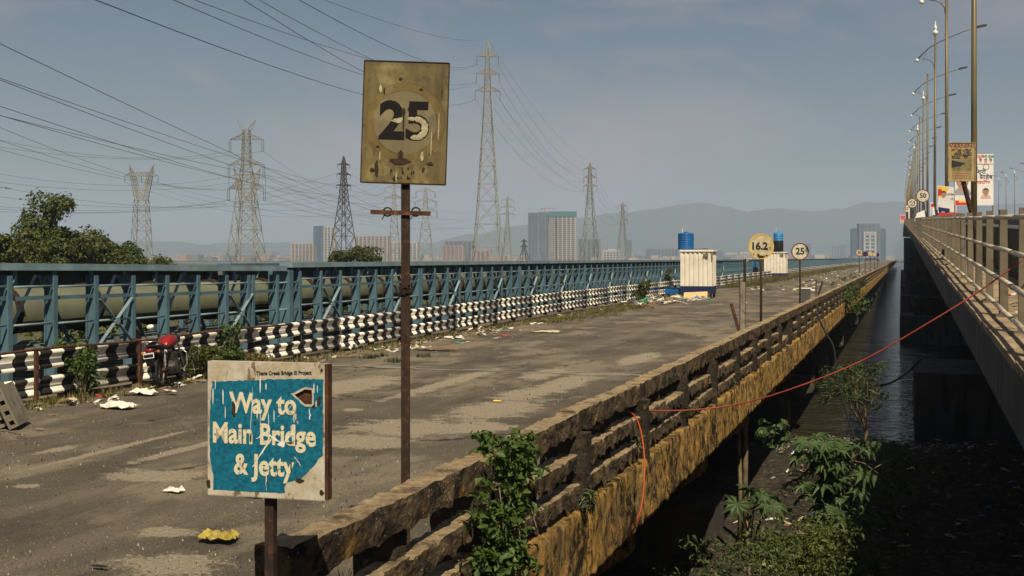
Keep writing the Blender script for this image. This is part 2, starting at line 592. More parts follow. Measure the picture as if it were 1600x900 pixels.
# ------------------------------------------------------------------ old bridge: road
DX0, DX1 = -13.35, -2.36          # deck edges
t = NT('old_asphalt')
nA = t.noise(t.pos, .55, 6, .6)
nB = t.noise(t.map(t.pos, (1.0, .16, 1)), 1.15, 6, .62)
nC = t.noise(t.pos, 38, 8, .85)
nD = t.noise(t.map(t.pos, (1, .55, 1), (4, 9, 2)), .75, 7, .66)
c = t.mix(t.rng(nA, .35, .65), (.087, .071, .054), (.138, .114, .086))
c = t.mix(t.rng(nB, .46, .66, 0, .85), c, (.19, .158, .118))
c = t.mix(t.rng(t.math('ADD', nD, t.math('MULTIPLY', nC, .12)), .57, .66, 0, .9), c, (.25, .205, .148))
c = t.mix(t.rng(t.noise(t.map(t.pos, (1, .3, 1), (8, 1, 1)), 2.4, 6, .7), .62, .72, 0, .7), c, (.046, .038, .030))
c = t.mix(t.rng(nC, .48, .62, 0, .75), c, (.036, .029, .022))
c = t.mix(t.rng(t.noise(t.map(t.pos, (1, 1, 1), (7, 3, 2)), 45, 6, .8), .60, .68, 0, .6), c, (.22, .18, .135))
dv, _ = t.voro(t.pos, 22.0)
sp = t.math('MULTIPLY', t.rng(dv, .16, .10), t.rng(t.noise(t.pos, 1.1, 3), .46, .60))
c = t.mix(sp, c, (.42, .37, .30))
vc = t.n.new('ShaderNodeTexVoronoi')
vc.feature = 'DISTANCE_TO_EDGE'
vc.inputs['Scale'].default_value = .42
vd = t.n.new('ShaderNodeVectorMath')
vd.operation = 'ADD'
nv = t.n.new('ShaderNodeTexNoise')
nv.inputs['Scale'].default_value = 1.6
nv.inputs['Detail'].default_value = 5
t.l.new(t.pos, nv.inputs['Vector'])
t.l.new(t.pos, vd.inputs[0])
t.l.new(nv.outputs['Color'], vd.inputs[1])
t.l.new(t.map(vd.outputs[0], (1, .45, 1)), vc.inputs['Vector'])
crk = t.math('MULTIPLY', t.rng(vc.outputs['Distance'], .012, .004), t.rng(t.noise(t.pos, .5, 3), .46, .58))
c = t.mix(t.math('MULTIPLY', crk, .85), c, (.022, .018, .014))
# old concrete patches showing through the asphalt: worn shapes of their own in the material
PATCH = [(262, 832, .22, .16), (265, 882, .36, .27), (44, 760, .12, .1), (278, 704, .10, .85), (545, 603, .55, 1.7), (700, 598, .20, 2.4), (775, 640, .55, 1.1), (552, 641, .14, .14), (640, 668, .8, .7), (180, 700, .07, 1.3), (880, 600, .35, 1.7), (850, 585, .30, 1.1), (560, 690, .7, .5), (745, 668, .45, .5), (90, 702, .12, .35), (420, 735, .22, .8), (240, 745, .5, .3), (1000, 560, .3, 1.6), (820, 615, .4, .9)]
nE = t.noise(t.pos, 3.2, 7, .7)
nF = t.noise(t.pos, 26, 4, .7)
pm = None
for (px, py, rx, ry) in PATCH:
    q = gnd(px, py)
    vl = t.n.new('ShaderNodeVectorMath')
    vl.operation = 'LENGTH'
    t.l.new(t.map(t.pos, (1 / rx, 1 / ry, 0), (-q.x / rx, -q.y / ry, 0)), vl.inputs[0])
    e = vl.outputs['Value']
    pm = e if pm is None else t.math('MINIMUM', pm, e)
pm = t.math('ADD', pm, t.math('ADD', t.rng(nE, .3, .7, -.5, .5), t.rng(nF, .3, .7, -.3, .3)))
c = t.mix(t.rng(pm, 1.15, .85, 0, .95), c, t.mix(t.rng(nF, .35, .65), (.36, .30, .22), (.22, .18, .13)))
t.color(c)
t.bump(t.math('ADD', t.math('MULTIPLY', t.noise(t.pos, 48, 6, .8), 1.3), t.math('MULTIPLY', t.noise(t.pos, 6, 5, .6), 1.2)), .9, .016)
MT['asphalt'] = t.fin(.92, 0, .18)
mb = MB()
nx, ny = 24, 120
ysd = [-6 + 80 * j / 80 for j in range(81)] + [74 + (900 - 74) * (j / 40) ** 1.6 for j in range(1, 41)]
xsd = [DX0 + (DX1 - .25 - DX0) * i / nx for i in range(nx + 1)]
mb.add([(x, y, .012 * mnoise.noise(Vector((x * .5, y * .3, 0))) + .006 * mnoise.noise(Vector((x * 2, y * 1.6, 4)))) for y in ysd for x in xsd], [(j * (nx + 1) + i, j * (nx + 1) + i + 1, (j + 1) * (nx + 1) + i + 1, (j + 1) * (nx + 1) + i) for j in range(len(ysd) - 1) for i in range(nx)])
road = tag(mb.build('road', MT['asphalt'], smooth=True), 'worn dusty asphalt road of the disused bridge', kind='structure')

# grit and small stones lying on the near road
def grit(n, seed):
    g = np.random.default_rng(seed)
    ps = []
    while len(ps) < n:
        px, py = g.uniform(-20, 1150), 403 + 500 * g.random() ** .7
        if py < 520: continue
        q = gnd(px, py)
        if DX0 + .9 < q.x < DX1 - .6: ps.append((q.x, q.y, math.hypot(q.x, q.y)))
    P = np.array(ps)
    s_ = (.0028 + .0065 * g.random(n) ** 2.5) * (P[:, 2] / 9) ** .75
    a = g.random(n) * 6.28
    v = np.empty((n * 4, 3))
    for i in range(3):
        an = a + i * 2.094 + g.normal(0, .3, n)
        v[i::4, 0], v[i::4, 1], v[i::4, 2] = P[:, 0] + np.cos(an) * s_, P[:, 1] + np.sin(an) * s_, -.006
    v[3::4, 0], v[3::4, 1], v[3::4, 2] = P[:, 0] + g.normal(0, .3, n) * s_, P[:, 1] + g.normal(0, .3, n) * s_, .009 + s_ * (.6 + g.random(n))
    mb = MB()
    mb.v = [tuple(x) for x in v]
    for i in range(n):
        b = i * 4
        mb.f += [(b, b + 1, b + 3), (b + 1, b + 2, b + 3), (b + 2, b, b + 3)]
        mb.m += [(0, 0, 1, 1, 0, 1, 1, 0, 2)[int(g.random() * 9)]] * 3
    return mb


GRM = [mat('grit_tan', (.26, .21, .15), .9), mat('grit_dark', (.035, .03, .025), .9), mat('grit_pale', (.42, .38, .31), .9)]
tag(grit(4000, 3).build('road_grit', GRM, road), kind='stuff')

JY = [20.9 + 23.5 * k for k in range(-1, 30)]
MT['joint_white'] = mat('joint_white', (.42, .40, .36), .85, c2=(.12, .10, .08), scale=2.2, thr=(.46, .56), stretch=(.5, 6, 1))
for k, y in enumerate(JY[1:8]):
    mb = MB()
    for off, w in ((0, .05), (.16, .07), (.42, .04)) if k == 0 else ((0, .10),):
        xa = DX0 + .9
        while xa < DX1 - .6:
            ln = rnd.uniform(.6, 2.4)
            xb = min(xa + ln, DX1 - .5)
            if rnd.random() < .86:
                yy = y + off + rnd.uniform(-.015, .015)
                mb.add([(xa, yy, .0185), (xb, yy + rnd.uniform(-.02, .02), .0185), (xb, yy + w, .0185), (xa, yy + w + rnd.uniform(-.015, .02), .0185)], [(0, 1, 2, 3)])
            xa = xb + rnd.uniform(.0, .12)
    mb.build('expansion_joint', MT['joint_white'], road)

# ------------------------------------------------------------------ old bridge: structure
ob = empty('old_bridge', (-8, 20.9, -3.3))
tag(ob, 'disused concrete road bridge with crumbling ochre edge', 'bridge')
# slab
mb = MB()
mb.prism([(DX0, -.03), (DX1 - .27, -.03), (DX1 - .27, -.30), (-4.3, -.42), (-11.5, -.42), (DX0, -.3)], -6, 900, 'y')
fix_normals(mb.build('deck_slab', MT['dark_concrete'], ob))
# longitudinal girders with haunches
for gx in (-4.2, -7.8, -11.4):
    mb = MB()
    y = JY[0]
    ysg = []
    for a, b in zip(JY[:-1], JY[1:]):
        for q in range(10):
            ysg.append((a + (b - a) * q / 10, -1.05 - 1.15 * (2 * abs(q / 10 - .5)) ** 2.2))
    lo = [(yy, zz) for yy, zz in ysg]
    vs, fs = [], []
    for yy, zz in lo:
        vs += [(gx - .28, yy, -.40), (gx + .28, yy, -.40), (gx - .28, yy, zz), (gx + .28, yy, zz)]
    for i in range(len(lo) - 1):
        a = i * 4
        fs += [(a + 1, a + 5, a + 7, a + 3), (a, a + 2, a + 6, a + 4), (a + 2, a + 3, a + 7, a + 6)]
    mb.add(vs, fs)
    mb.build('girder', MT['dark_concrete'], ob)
pier = MB()
pier.prism([(-12.2, -2.2), (-3.1, -2.2), (-3.1, -2.75), (-4.0, -3.1), (-4.0, -6.6), (-11.6, -6.6), (-11.6, -3.1), (-12.2, -2.75)], -.55, .55, 'y')
for bx in (-4.2, -7.8, -11.4):
    pier.box(bx - .35, bx + .35, -.5, .5, -2.21, -2.0)
pm = pier.mesh('pier', MT['dark_concrete'])
for y in JY[1:16]:
    link('pier', pm, ob, loc=(0, y, 0))
# raking brackets that carry the edge beam
br = MB()
br.prism([(-2.6, -.52), (-2.6, -.80), (-3.92, -1.75), (-3.92, -.52)], -.14, .14, 'y')
bme = br.mesh('bracket', MT['ochre'])
y = JY[1] - 9.4
while y < 170:
    link('bracket', bme, ob, loc=(0, y, 0))
    y += 4.7
# abutment close to the camera
ab = MB()
ab.box(-13.3, -2.9, -6, 4.2, -3.6, -.43)
ab.build('abutment', MT['dark_concrete'], ob)

# edge beam in rough pieces
bmeshes = []
for sd in range(4):
    me = rough_box(.46, 2.3, .62, 5, 56, 14, .020, sd + 1, 9.0)
    me.materials.append(MT['ochre'])
    me.polygons.foreach_set('use_smooth', [True] * len(me.polygons))
    bmeshes.append(me)
Y0 = 4.45
SP = 2.3
NB = 36
for i in range(-3, NB):
    link('edge_beam', bmeshes[i % 4], ob, loc=(DX1 - .27, Y0 + SP * (i + .5), -.42), scale=(1, 1.004, 1))
mb = MB()
mb.box(DX1 - .5, DX1 - .04, Y0 + SP * NB, 900, -.42, .19)
tag(mb.build('far_edge_beam', MT['ochre'], ob), kind='stuff')

# parapet: main posts, small posts between, top rail, two lower rails
pp = empty('parapet', (DX1 - .3, Y0, .2))
par(pp, ob)
var = {}
for key, dims in {'top_rail': (.165, SP - .01, .165, 5, 46, 5, .013, 8.0, .05), 'rail': (.150, SP / 2 - .05, .110, 5, 26, 4, .015, 9.0, .10), 'post': (.34, .17, .635, 6, 5, 16, .015, 8.0, 0), 'small_post': (.24, .15, .60, 5, 4, 12, .013, 9.0, 0)}.items():
    for sd in range(5):
        sx, sy, sz, a, b, c, amp, fr, dr = dims
        me = rough_box(sx, sy, sz, a, b, c, amp, sd * 2.1 + len(key), fr, dr)
        me.materials.append(MT['post_dark' if 'post' in key else 'old_concrete'])
        var[key, sd] = me
PX = DX1 - .20
end_me = rough_box(.19, .22, .82, 5, 5, 18, .013, 3.3, 8.0)
end_me.materials.append(MT['old_concrete'])
for i in range(NB):
    y = Y0 + SP * i
    s = (i * 7 + 3) % 5
    dz = .02 * mnoise.noise(Vector((i * .7, 2, 2)))
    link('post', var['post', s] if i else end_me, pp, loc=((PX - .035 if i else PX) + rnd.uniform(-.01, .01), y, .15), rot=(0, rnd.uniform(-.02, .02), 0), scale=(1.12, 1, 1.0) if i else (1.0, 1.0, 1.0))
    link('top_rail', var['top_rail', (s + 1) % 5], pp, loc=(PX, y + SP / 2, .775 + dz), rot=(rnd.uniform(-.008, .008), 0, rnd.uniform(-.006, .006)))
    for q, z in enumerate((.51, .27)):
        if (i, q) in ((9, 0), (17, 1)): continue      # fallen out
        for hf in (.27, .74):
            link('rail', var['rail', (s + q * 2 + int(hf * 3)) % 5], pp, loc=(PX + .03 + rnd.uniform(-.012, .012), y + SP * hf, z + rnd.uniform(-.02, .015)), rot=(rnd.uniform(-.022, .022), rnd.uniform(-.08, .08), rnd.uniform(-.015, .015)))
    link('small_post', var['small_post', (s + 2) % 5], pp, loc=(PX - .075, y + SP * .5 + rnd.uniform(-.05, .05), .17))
mb = MB()
y = Y0 + SP * NB
mb.box(PX - .08, PX + .08, y, 900, .775, .945)
mb.box(PX - .07, PX + .09, y, 900, .51, .62)
mb.box(PX - .07, PX + .09, y, 900, .27, .38)
while y < 420:
    mb.box(PX - .07, PX + .07, y - .11, y + .11, .18, .94)
    y += SP
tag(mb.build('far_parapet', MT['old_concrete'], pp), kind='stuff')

# ------------------------------------------------------------------ striped guardrail on the far side of the road
GX = -12.45
t = NT('chevron_paint')
yy = t.xyz(t.pos)[1]
st = t.math('GREATER_THAN', t.math('FRACT', t.math('DIVIDE', t.math('ADD', yy, 1000.13), .53)), .5)
wear = t.noise(t.pos, 9, 6, .7)
wc = t.mix(t.rng(wear, .60, .74), (.82, .76, .66), (.45, .32, .19))
bc = t.mix(t.rng(wear, .58, .72), (.016, .015, .015), (.07, .055, .04))
t.color(t.mix(st, bc, wc))
MT['chevron'] = t.fin(.6, 0, .3)
prof = [(0, 0), (.055, .012), (.082, .036), (.074, .068), (.036, .105), (.022, .15), (.036, .195), (.074, .232), (.082, .264), (.055, .288), (0, .30)]


def wbeam(y0, y1, n=1):
    mb = MB()
    vs = []
    for y in (y0, y1):
        vs += [(x, y, z) for x, z in prof] + [(x - .006, y, z) for x, z in prof]
    k, m = len(prof), 2 * len(prof)
    fs = []
    for i in range(k - 1):
        fs.append((i, m + i, m + i + 1, i + 1))
        fs.append((k + i + 1, m + k + i + 1, m + k + i, k + i))
        fs.append((i, i + 1, k + i + 1, k + i))
        fs.append((m + i + 1, m + i, m + k + i, m + k + i + 1))
    return mb.add(vs, fs)


gr = empty('guardrail', (GX, 10, 0))
tag(gr, 'double guardrail painted in black and white stripes beside blue truss', 'guardrail')
wb = wbeam(0, 3.72).mesh('beam', MT['chevron'], True)
GY = [9.3 + 3.72 * i for i in range(34)]
gp = MB().box(-.16, -.04, -.06, .06, 0, .80).mesh('post', MT['rust_dark'])
gprust = MB().bar((.10, 0, 0), (.10, 0, .80), .05, .05).mesh('rusty_post', MT['rust'])


def gz(y):
    return .10 + .10 * min(1, max(0, (y - 22) / 22))


for i, y in enumerate(GY):
    tilt = (gz(y + 3.72) - gz(y)) / 3.72
    for z in (-.02, .39):
        link('beam', wb, gr, loc=(GX + rnd.uniform(-.025, .025), y, gz(y) + z + .008 * (i % 2)), rot=(tilt + rnd.uniform(-.003, .003), rnd.uniform(-.02, .02), rnd.uniform(-.004, .004)))
    for q in (0, .5):
        link('post', gp, gr, loc=(GX, y + .1 + 3.72 * q, gz(y) - .1))
mb = MB()
for j in (0, 1):
    m2 = wbeam(GY[-1] + 3.72, 640)
    mb.add([(x + GX, y, z + .2 + .4 * j) for x, y, z in m2.v], m2.f)
y = GY[-1] + 3.72
while y < 300:
    mb.box(GX - .16, GX - .04, y, y + .12, 0, .85)
    y += 3.72
tag(mb.build('far_beam', MT['chevron'], gr), kind='stuff')
mb = MB()
mb.tube([(GX + .11, 13 + q * .8, gz(14) + .70 + .02 * math.sin(q)) for q in range(12)], .022, 6)
mb.build('rusty_top_bar', MT['rust'], gr, smooth=True)
for px in (55, 217):
    link('rusty_post', gprust, gr, loc=(GX + .02, Yof(GX + .1, px), 0))

# ------------------------------------------------------------------ blue steel pipe bridge
MT['web_shaded'] = mat('shaded_web_blue', (.020, .030, .035), .7, c2=(.03, .026, .02), scale=2.0)  # shade put into the colour: the blue steel web made near black
TX = -14.45
pb = empty('pipe_bridge', (TX - 1, 20, 0))
tag(pb, 'long blue steel truss bridge carrying two water pipes', 'pipe bridge')
mb = MB().box(TX - 2.6, -13.37, -6, 900, -.5, -.04)
mb.build('base_slab', MT['dark_concrete'], pb)
post = MB()
post.box(.075, .105, -.05, .05, -.03, 1.87)            # front flange
post.box(-.115, -.085, -.05, .05, -.03, 1.87)
post.box(-.085, .075, -.012, .012, -.03, 1.868)
post_me = post.mesh('post', MT['steel_blue'])
BS = 1.11
rb = MB()
rb.tube([(0, .06, 0), (0, BS - .06, 0)], .021, 8)
rb_me = rb.mesh('tie_bar', MT['pale_blue'], True)
fb_me = MB().box(-.008, .008, .012, BS - .012, -.035, .035).mesh('flat_bar', MT['steel_blue'])
dg = MB()
dg.bar((0, .08, .35), (0, BS - .05, 1.86), .016, .065, 0, (1, 0, 0))
dg_me = dg.mesh('diagonal', MT['pale_blue'])
dg2 = MB()
dg2.bar((0, BS - .08, .35), (0, .05, 1.86), .016, .085, 0, (1, 0, 0))
dg2_me = dg2.mesh('diagonal', MT['steel_blue'])
xb = MB()
for a, b in (((0, .06, .55), (0, BS - .06, 1.42)), ((.02, BS - .06, .55), (.02, .06, 1.42))):
    xb.bar(a, b, .014, .075, 0, (1, 0, 0))
xb.tube([(-.02, BS / 2, .985), (.06, BS / 2, .985)], .07, 8)
xb_me = xb.mesh('cross_brace', MT['pale_blue'])
rp_me = MB().box(-.05, .05, -.06, .06, -.03, 1.95).mesh('rear_post', MT['steel_blue'])
TY = [12.5 + BS * i for i in range(78)]


def tz(y):
    """the first section is set a little higher and slopes down"""
    return .05 - .012 * (y - 14) if y < 25.4 else 0.0


for i, y in enumerate(TY):
    dz = tz(y)
    link('post', post_me, pb, loc=(TX, y, dz))
    if i % 9 == 1 and i: link('post', post_me, pb, loc=(TX, y - .19, dz))
    for z in (1.67, 1.01): link('tie_bar', rb_me, pb, loc=(TX + .06, y, z + dz))
    link('flat_bar', fb_me, pb, loc=(TX + .02, y, 1.47 + dz))
    if i < 28 or i % 4 == 0: link('diagonal', dg_me if i % 2 else dg2_me, pb, loc=(TX - .30, y, dz))
    if i % 4 == 1: link('cross_brace', xb_me, pb, loc=(TX + .10, y, dz))
    link('rear_post', rp_me, pb, loc=(TX - 1.85, y, 0))
    if i % 2 == 0 and i < 28: link('diagonal', dg_me, pb, loc=(TX - 1.75, y, 0))
yb = 25.4
for (a, b, rise) in ((8, yb - .25, 1), (yb, 900, 0)):
    n = 12 if rise else 60
    for name, x0, x1, z0, z1, m in (('top_chord', TX - .26, TX + .10, 1.985, 2.085, MT['pale_blue']), ('chord_lip', TX - .20, TX + .125, 1.962, 1.983, MT['pale_blue']), ('top_chord', TX - 2.05, TX - 1.65, 1.955, 2.06, MT['steel_blue']), ('chord_web', TX - 1.90, TX - 1.87, 1.50, 1.953, MT['web_shaded'])):  # front chord: its sunlit look put into the paler blue
        ys_ = [a + (min(b, 40) - a) * q / 4 for q in range(5)]
        if b > 40:
            # chord plates, one by one while they can be told apart
            y = a
            while y < 62:
                MB().box(x0, x1, y, y + 2.21, z0, z1).build(name, m, pb)
                y += 2.22
            tag(MB().box(x0, x1, y, 900, z0, z1).build('far_' + name, m, pb), kind='stuff')
        else:
            y = a
            while y < b:
                y2 = min(y + 2.21, b)
                mb = MB().box(x0, x1, y, y2, z0, z1)
                mb.v = [(p[0], p[1], p[2] + tz(p[1])) for p in mb.v]
                mb.build(name, m, pb)
                y += 2.22
mb = MB()
mb.box(TX - .45, TX + .15, yb - .22, yb - .03, -.03, 1.90)
mb.build('end_post', MT['steel_blue'], pb)
# far part of the truss, too fine to pick apart
mb = MB()
y = TY[-1] + BS
k = 0
while y < 520:
    mb.box(TX - .14, TX + .14, y - .055, y + .055, -.03, 1.87)
    if k % 5 == 0: mb.bar((TX - .3, y, .35), (TX - .3, y + BS, 1.86), .016, .085, 0, (1, 0, 0))
    y += BS if y < 250 else BS * 2
    k += 1
for z in (1.67, 1.47, 1.01): mb.box(TX + .04, TX + .08, TY[-1] + BS, 700, z - .022, z + .022, 0)
tag(mb.build('far_truss', [MT['steel_blue'], MT['pale_blue']], pb), kind='stuff')
# pipes with collars
for nm, x, z, r, m in (('water_pipe', TX - 1.08, 1.22, .42, MT['pipe_paint']), ('lower_pipe', TX - .47, .42, .24, MT['pipe_grey'])):
    p = MB().tube([(x, 6, z), (x, 60, z), (x, 900, z)], r, 28).build(nm, m, pb, smooth=True)
    cm_ = MB().tube([(x, 0, z), (x, .13, z)], r + .06, 28).mesh('collar', MT['rust_dark'] if r > .3 else m)
    y = 14.6
    while y < 64:
        link('collar', cm_, p, loc=(0, y, 0))
        y += 2.22


# ================================================================== NEW BRIDGE ON THE RIGHT
def zr(Y):
    """height of the new bridge's edge ledge along its length"""
    g = .0318 * Y
    if Y > 350: g -= (Y - 350) ** 2 * .0000795
    return EYE - 1.20 + g


nb = empty('road_bridge', (8, 45, -4.3))
tag(nb, 'tall newer road bridge climbing away on the right', 'bridge')
YS = [-3 + 4 * i for i in range(100)] + [400 + 20 * i for i in range(14)]


def sweep(name, poly, m, ys, parent, zf=zr, kind=None):
    """closed (x, dz) outline swept along the bridge"""
    mb = MB()
    n = len(poly)
    vs = [(x, y, zf(y) + z) for y in ys for x, z in poly]
    fs = [(j * n + i, j * n + (i + 1) % n, (j + 1) * n + (i + 1) % n, (j + 1) * n + i) for j in range(len(ys) - 1) for i in range(n)]
    fs += [tuple(range(n)), tuple((len(ys) - 1) * n + i for i in range(n))]
    mb.add(vs, fs)
    o = fix_normals(mb.build(name, m, parent))
    if kind: tag(o, kind=kind)
    return o


sweep('deck_slab', [(.90, -.02), (.90, -.56), (1.15, -.64), (3.0, -.95), (18.0, -.95), (20.0, -.62), (20.0, -.02)], MT['grey_concrete'], YS, nb)
y = 3.0
while y < 110:
    mb = MB().box(.884, .8985, y, y + 2.96, -.555, -.03)
    mb.v = [(p[0] + (.012 * (p[2] + .03) if p[0] < .89 else 0), p[1], p[2] + zr(p[1])) for p in mb.v]
    mb.build('fascia_panel', MT['grey_concrete'], nb)
    y += 3.0
MT['new_asphalt'] = mat('new_asphalt', (.055, .052, .05), .9, c2=(.075, .07, .062), scale=.6)
sweep('carriageway', [(2.05, -.019), (18.6, -.019), (18.6, .03), (2.05, .03)], MT['new_asphalt'], YS, nb)
# ledge outside the rail, in cast lengths
y = 4.0
while y < 70:
    mb = MB()
    L = 1.98
    a = .865 + rnd.uniform(-.02, .015)
    mb.v = []
    mb.box(a, 2.03, y, y + L, -.017, .055)
    mb.v = [(p[0], p[1], p[2] + zr(p[1]) + (rnd.uniform(-.012, .012) if p[2] > 0 else 0)) for p in mb.v]
    mb.build('ledge', MT['ledge'], nb)
    y += 2.0
sweep('far_ledge', [(.885, -.017), (2.03, -.017), (2.03, .055), (.885, .055)], MT['ledge'], [70 + 4 * i for i in range(90)], nb, kind='stuff')
# concrete crash barrier behind the footway
sweep('crash_barrier', [(2.04, 0.03), (2.36, .03), (2.22, .45), (2.18, 1.0), (2.04, 1.0)], MT['dark_concrete'], YS, nb)
sweep('far_barrier', [(18.7, 0.0), (19.0, .0), (19.0, 1.0), (18.8, 1.0)], MT['dark_concrete'], YS, nb)
# haunched box girder


def zg(Y):
    u = ((Y - 45) / 50.0) % 1.0
    return -2.3 - 2.6 * (2 * abs(u - .5)) ** 2.4


mb = MB()
ysb = [-5 + 2.5 * i for i in range(200)]
vs = []
for y in ysb:
    z0 = zr(y)
    vs += [(2.6, y, z0 - .94), (17, y, z0 - .94), (15.5, y, z0 + zg(y)), (3.2, y, z0 + zg(y))]
mb.add(vs, [(j * 4 + i, j * 4 + (i + 1) % 4, j * 4 + 4 + (i + 1) % 4, j * 4 + 4 + i) for j in range(len(ysb) - 1) for i in range(4)])
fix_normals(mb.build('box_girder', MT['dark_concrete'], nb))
for k in range(9):
    y = 45 + 50 * k
    if k == 0:
        MB().box(.45, 17, y - 3, y + 3, -6, -1.75).build('pile_cap', MT['grey_concrete'], nb)
    else:
        MB().box(-.1, 17, y - 3, y + 3, -6, -2.2).build('pile_cap', MT['grey_concrete'], nb)
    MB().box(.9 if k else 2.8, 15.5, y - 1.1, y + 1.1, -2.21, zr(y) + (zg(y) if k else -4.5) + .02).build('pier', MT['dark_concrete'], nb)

# railing: beige posts and four pipes
rl = empty('railing', (1.16, 6, zr(6)))
par(rl, nb)
rp = MB()
rp.prism([(-.045, 0), (.034, 0), (.020, 1.25), (-.045, 1.25)], -.04, .04, 'y')     # broad web plate
rp.box(-.062, -.0465, -.06, .06, 0, 1.252)                                          # flange the pipes sit on
rp.box(-.12, .14, -.10, .10, -.002, .02)
rp_ = rp.mesh('rail_post', MT['rail_beige'])
y = 5.6
RPY = []
while y < 150:
    link('rail_post', rp_, rl, loc=(1.16, y, zr(y) + .05), rot=(0, rnd.uniform(-.012, .012), rnd.uniform(-.05, .05)))
    RPY.append(y)
    y += 2.28
for hz in (1.16, .80, .46, .13):
    for a, b in zip(RPY[:26], RPY[1:27]):
        m_ = (a + b) / 2
        MB().tube([(1.07, a, zr(a) + .05 + hz), (1.07 + rnd.uniform(-.008, .008), m_, zr(m_) + .05 + hz + rnd.uniform(-.012, .006)), (1.07, b, zr(b) + .05 + hz)], .027, 8).build('rail_pipe', MT['pipe_rail'], rl, smooth=True)
mb = MB()
for hz in (1.16, .80, .46, .13):
    mb.tube([(1.055, yy, zr(yy) + .05 + hz) for yy in [RPY[26] + 8 * i for i in range(52)]], .027, 6)
y = RPY[-1] + 2.28
while y < 480:
    mb.box(1.08, 1.25, y - .05, y + .05, zr(y) + .05, zr(y) + 1.3)
    y += 2.28
tag(mb.build('far_rail', MT['rail_beige'], rl), kind='stuff')


# ------------------------------------------------------------------ street lamps
def lamp_proto(label, finial):
    r = empty('street_lamp')
    MB().tube([(0, 0, 0), (0, 0, 4), (0, 0, 11.1)], [.082, .072, .05], 10).build('pole', MT['olive_pole'], r, False, True)
    MB().box(-.17, .17, -.17, .17, 0, .03).build('base_plate', MT['olive_pole'], r, False)
    arm = [(-.9, 0, 9.85), (-.66, 0, 10.12), (-.36, 0, 10.4), (0, 0, 10.62), (.6, 0, 10.90), (1.4, 0, 11.2), (2.1, 0, 11.40)]
    MB().tube(arm, [.035, .035, .033, .03, .027, .025, .022], 6).build('arm', MT['olive_pole'], r, False, True)
    MB().tube([(-.62, 0, 9.86), (-.40, 0, 9.82), (-.20, 0, 9.70), (-.08, 0, 9.52), (-.04, 0, 9.26)], .022, 6).build('bracket', MT['olive_pole'], r, False, True)
    mb = MB().bar((-.62, 0, 9.86), (-.42, 0, 10.36), .02, .02)
    mb.bar((-.62, 0, 9.86), (-.85, 0, 9.90), .02, .02)
    mb.build('stay', MT['olive_pole'], r, False)
    MB().lathe([(.0, -.10), (.07, -.08), (.095, -.02), (.08, .05), (.03, .09), (0, .1)], 10, (-.93, 0, 9.80)).build('lamp_ball', MT['lamp_white'], r, False, True)
    mb = MB()
    mb.prism([(2.0, 11.33), (2.55, 11.44), (2.6, 11.50), (2.5, 11.53), (2.1, 11.47), (2.0, 11.42)], -.09, .09, 'y')
    mb.build('luminaire', MT['lamp_dark'], r, False)
    mb = MB()
    if finial:
        mb.lathe([(.05, 0), (.05, .05), (.12, .10), (.15, .19), (.12, .28), (.05, .32), (.085, .40), (.10, .46), (.07, .54), (.03, .60), (.02, .80), (0, .84)], 12, (0, 0, 11.05))
        mb.build('finial', MT['lamp_white'], r, False, True)
    else:
        mb.lathe([(.055, 0), (.055, .10), (.0, .14)], 10, (0, 0, 11.05))
        mb.build('cap', MT['olive_pole'], r, False, True)
    return r


protos = [lamp_proto('', True), lamp_proto('', False)]
used = [False, False]
LPY = [30.9 + 17.8 * k for k in range(25)]
ORD = ['first', 'second', 'third', 'fourth', 'fifth', 'sixth', 'seventh', 'eighth', 'ninth', 'tenth']
names = ['thickest olive lamp post, cut by the top of frame, behind the warning board', 'second lamp post from the right, arm and ball lamp at top of frame', 'third lamp post from the right with white finial at its top', 'fourth lamp post from the right with plain cap']
for k, y in enumerate(LPY):
    w = 0 if k % 2 == 0 else 1
    o = protos[w] if not used[w] else copy_tree(protos[w])
    used[w] = True
    o.location = (1.72, y, zr(y) + .05)
    o.rotation_euler = (rnd.uniform(-.004, .004), rnd.uniform(-.004, .004), rnd.uniform(-.05, .05))
    tag(o, names[k] if k < 4 else '%s lamp post from the right in the row along the railing' % ORD[k] if k < 10 else 'thin distant lamp post in the dwindling row on the new bridge', 'street lamp', 'lamp posts along the near railing')
for k in range(9):
    y = 118 + 17.8 * k
    o = copy_tree(protos[0])
    o.location = (19.3, y, zr(y) - .6)
    o.rotation_euler = (0, 0, math.pi)
    o.scale = (.9, .9, .88)
    tag(o, 'small lamp post with finial on the far side of the new bridge', 'street lamp', 'lamp posts on the far side of the new bridge')


# ------------------------------------------------------------------ lettering
def text(s, size, name, m, parent, loc, rot=(R(90), 0, 0), sx=1.0, bold=0.0, ext=.0008, align='CENTER', kind=None):
    cu = bpy.data.curves.new('letters', 'FONT')
    cu.body = s
    cu.size = size
    cu.align_x = align
    cu.align_y = 'CENTER'
    cu.offset = bold
    cu.extrude = ext
    cu.resolution_u = 4
    tmp = bpy.data.objects.new('letters', cu)
    COL.objects.link(tmp)
    me = bpy.data.meshes.new_from_object(tmp)
    bpy.data.objects.remove(tmp)
    bpy.data.curves.remove(cu)
    me.materials.clear()
    me.materials.append(m)
    o = link(name, me, parent, False, loc=loc, rot=rot, scale=(sx, 1, 1))
    return o


def disc(mb, r, y0, y1, n=40, mi=0, c=(0, 0)):
    mb.prism([(c[0] + r * math.cos(2 * math.pi * i / n), c[1] + r * math.sin(2 * math.pi * i / n)) for i in range(n)], y0, y1, 'y', mi)
    return mb


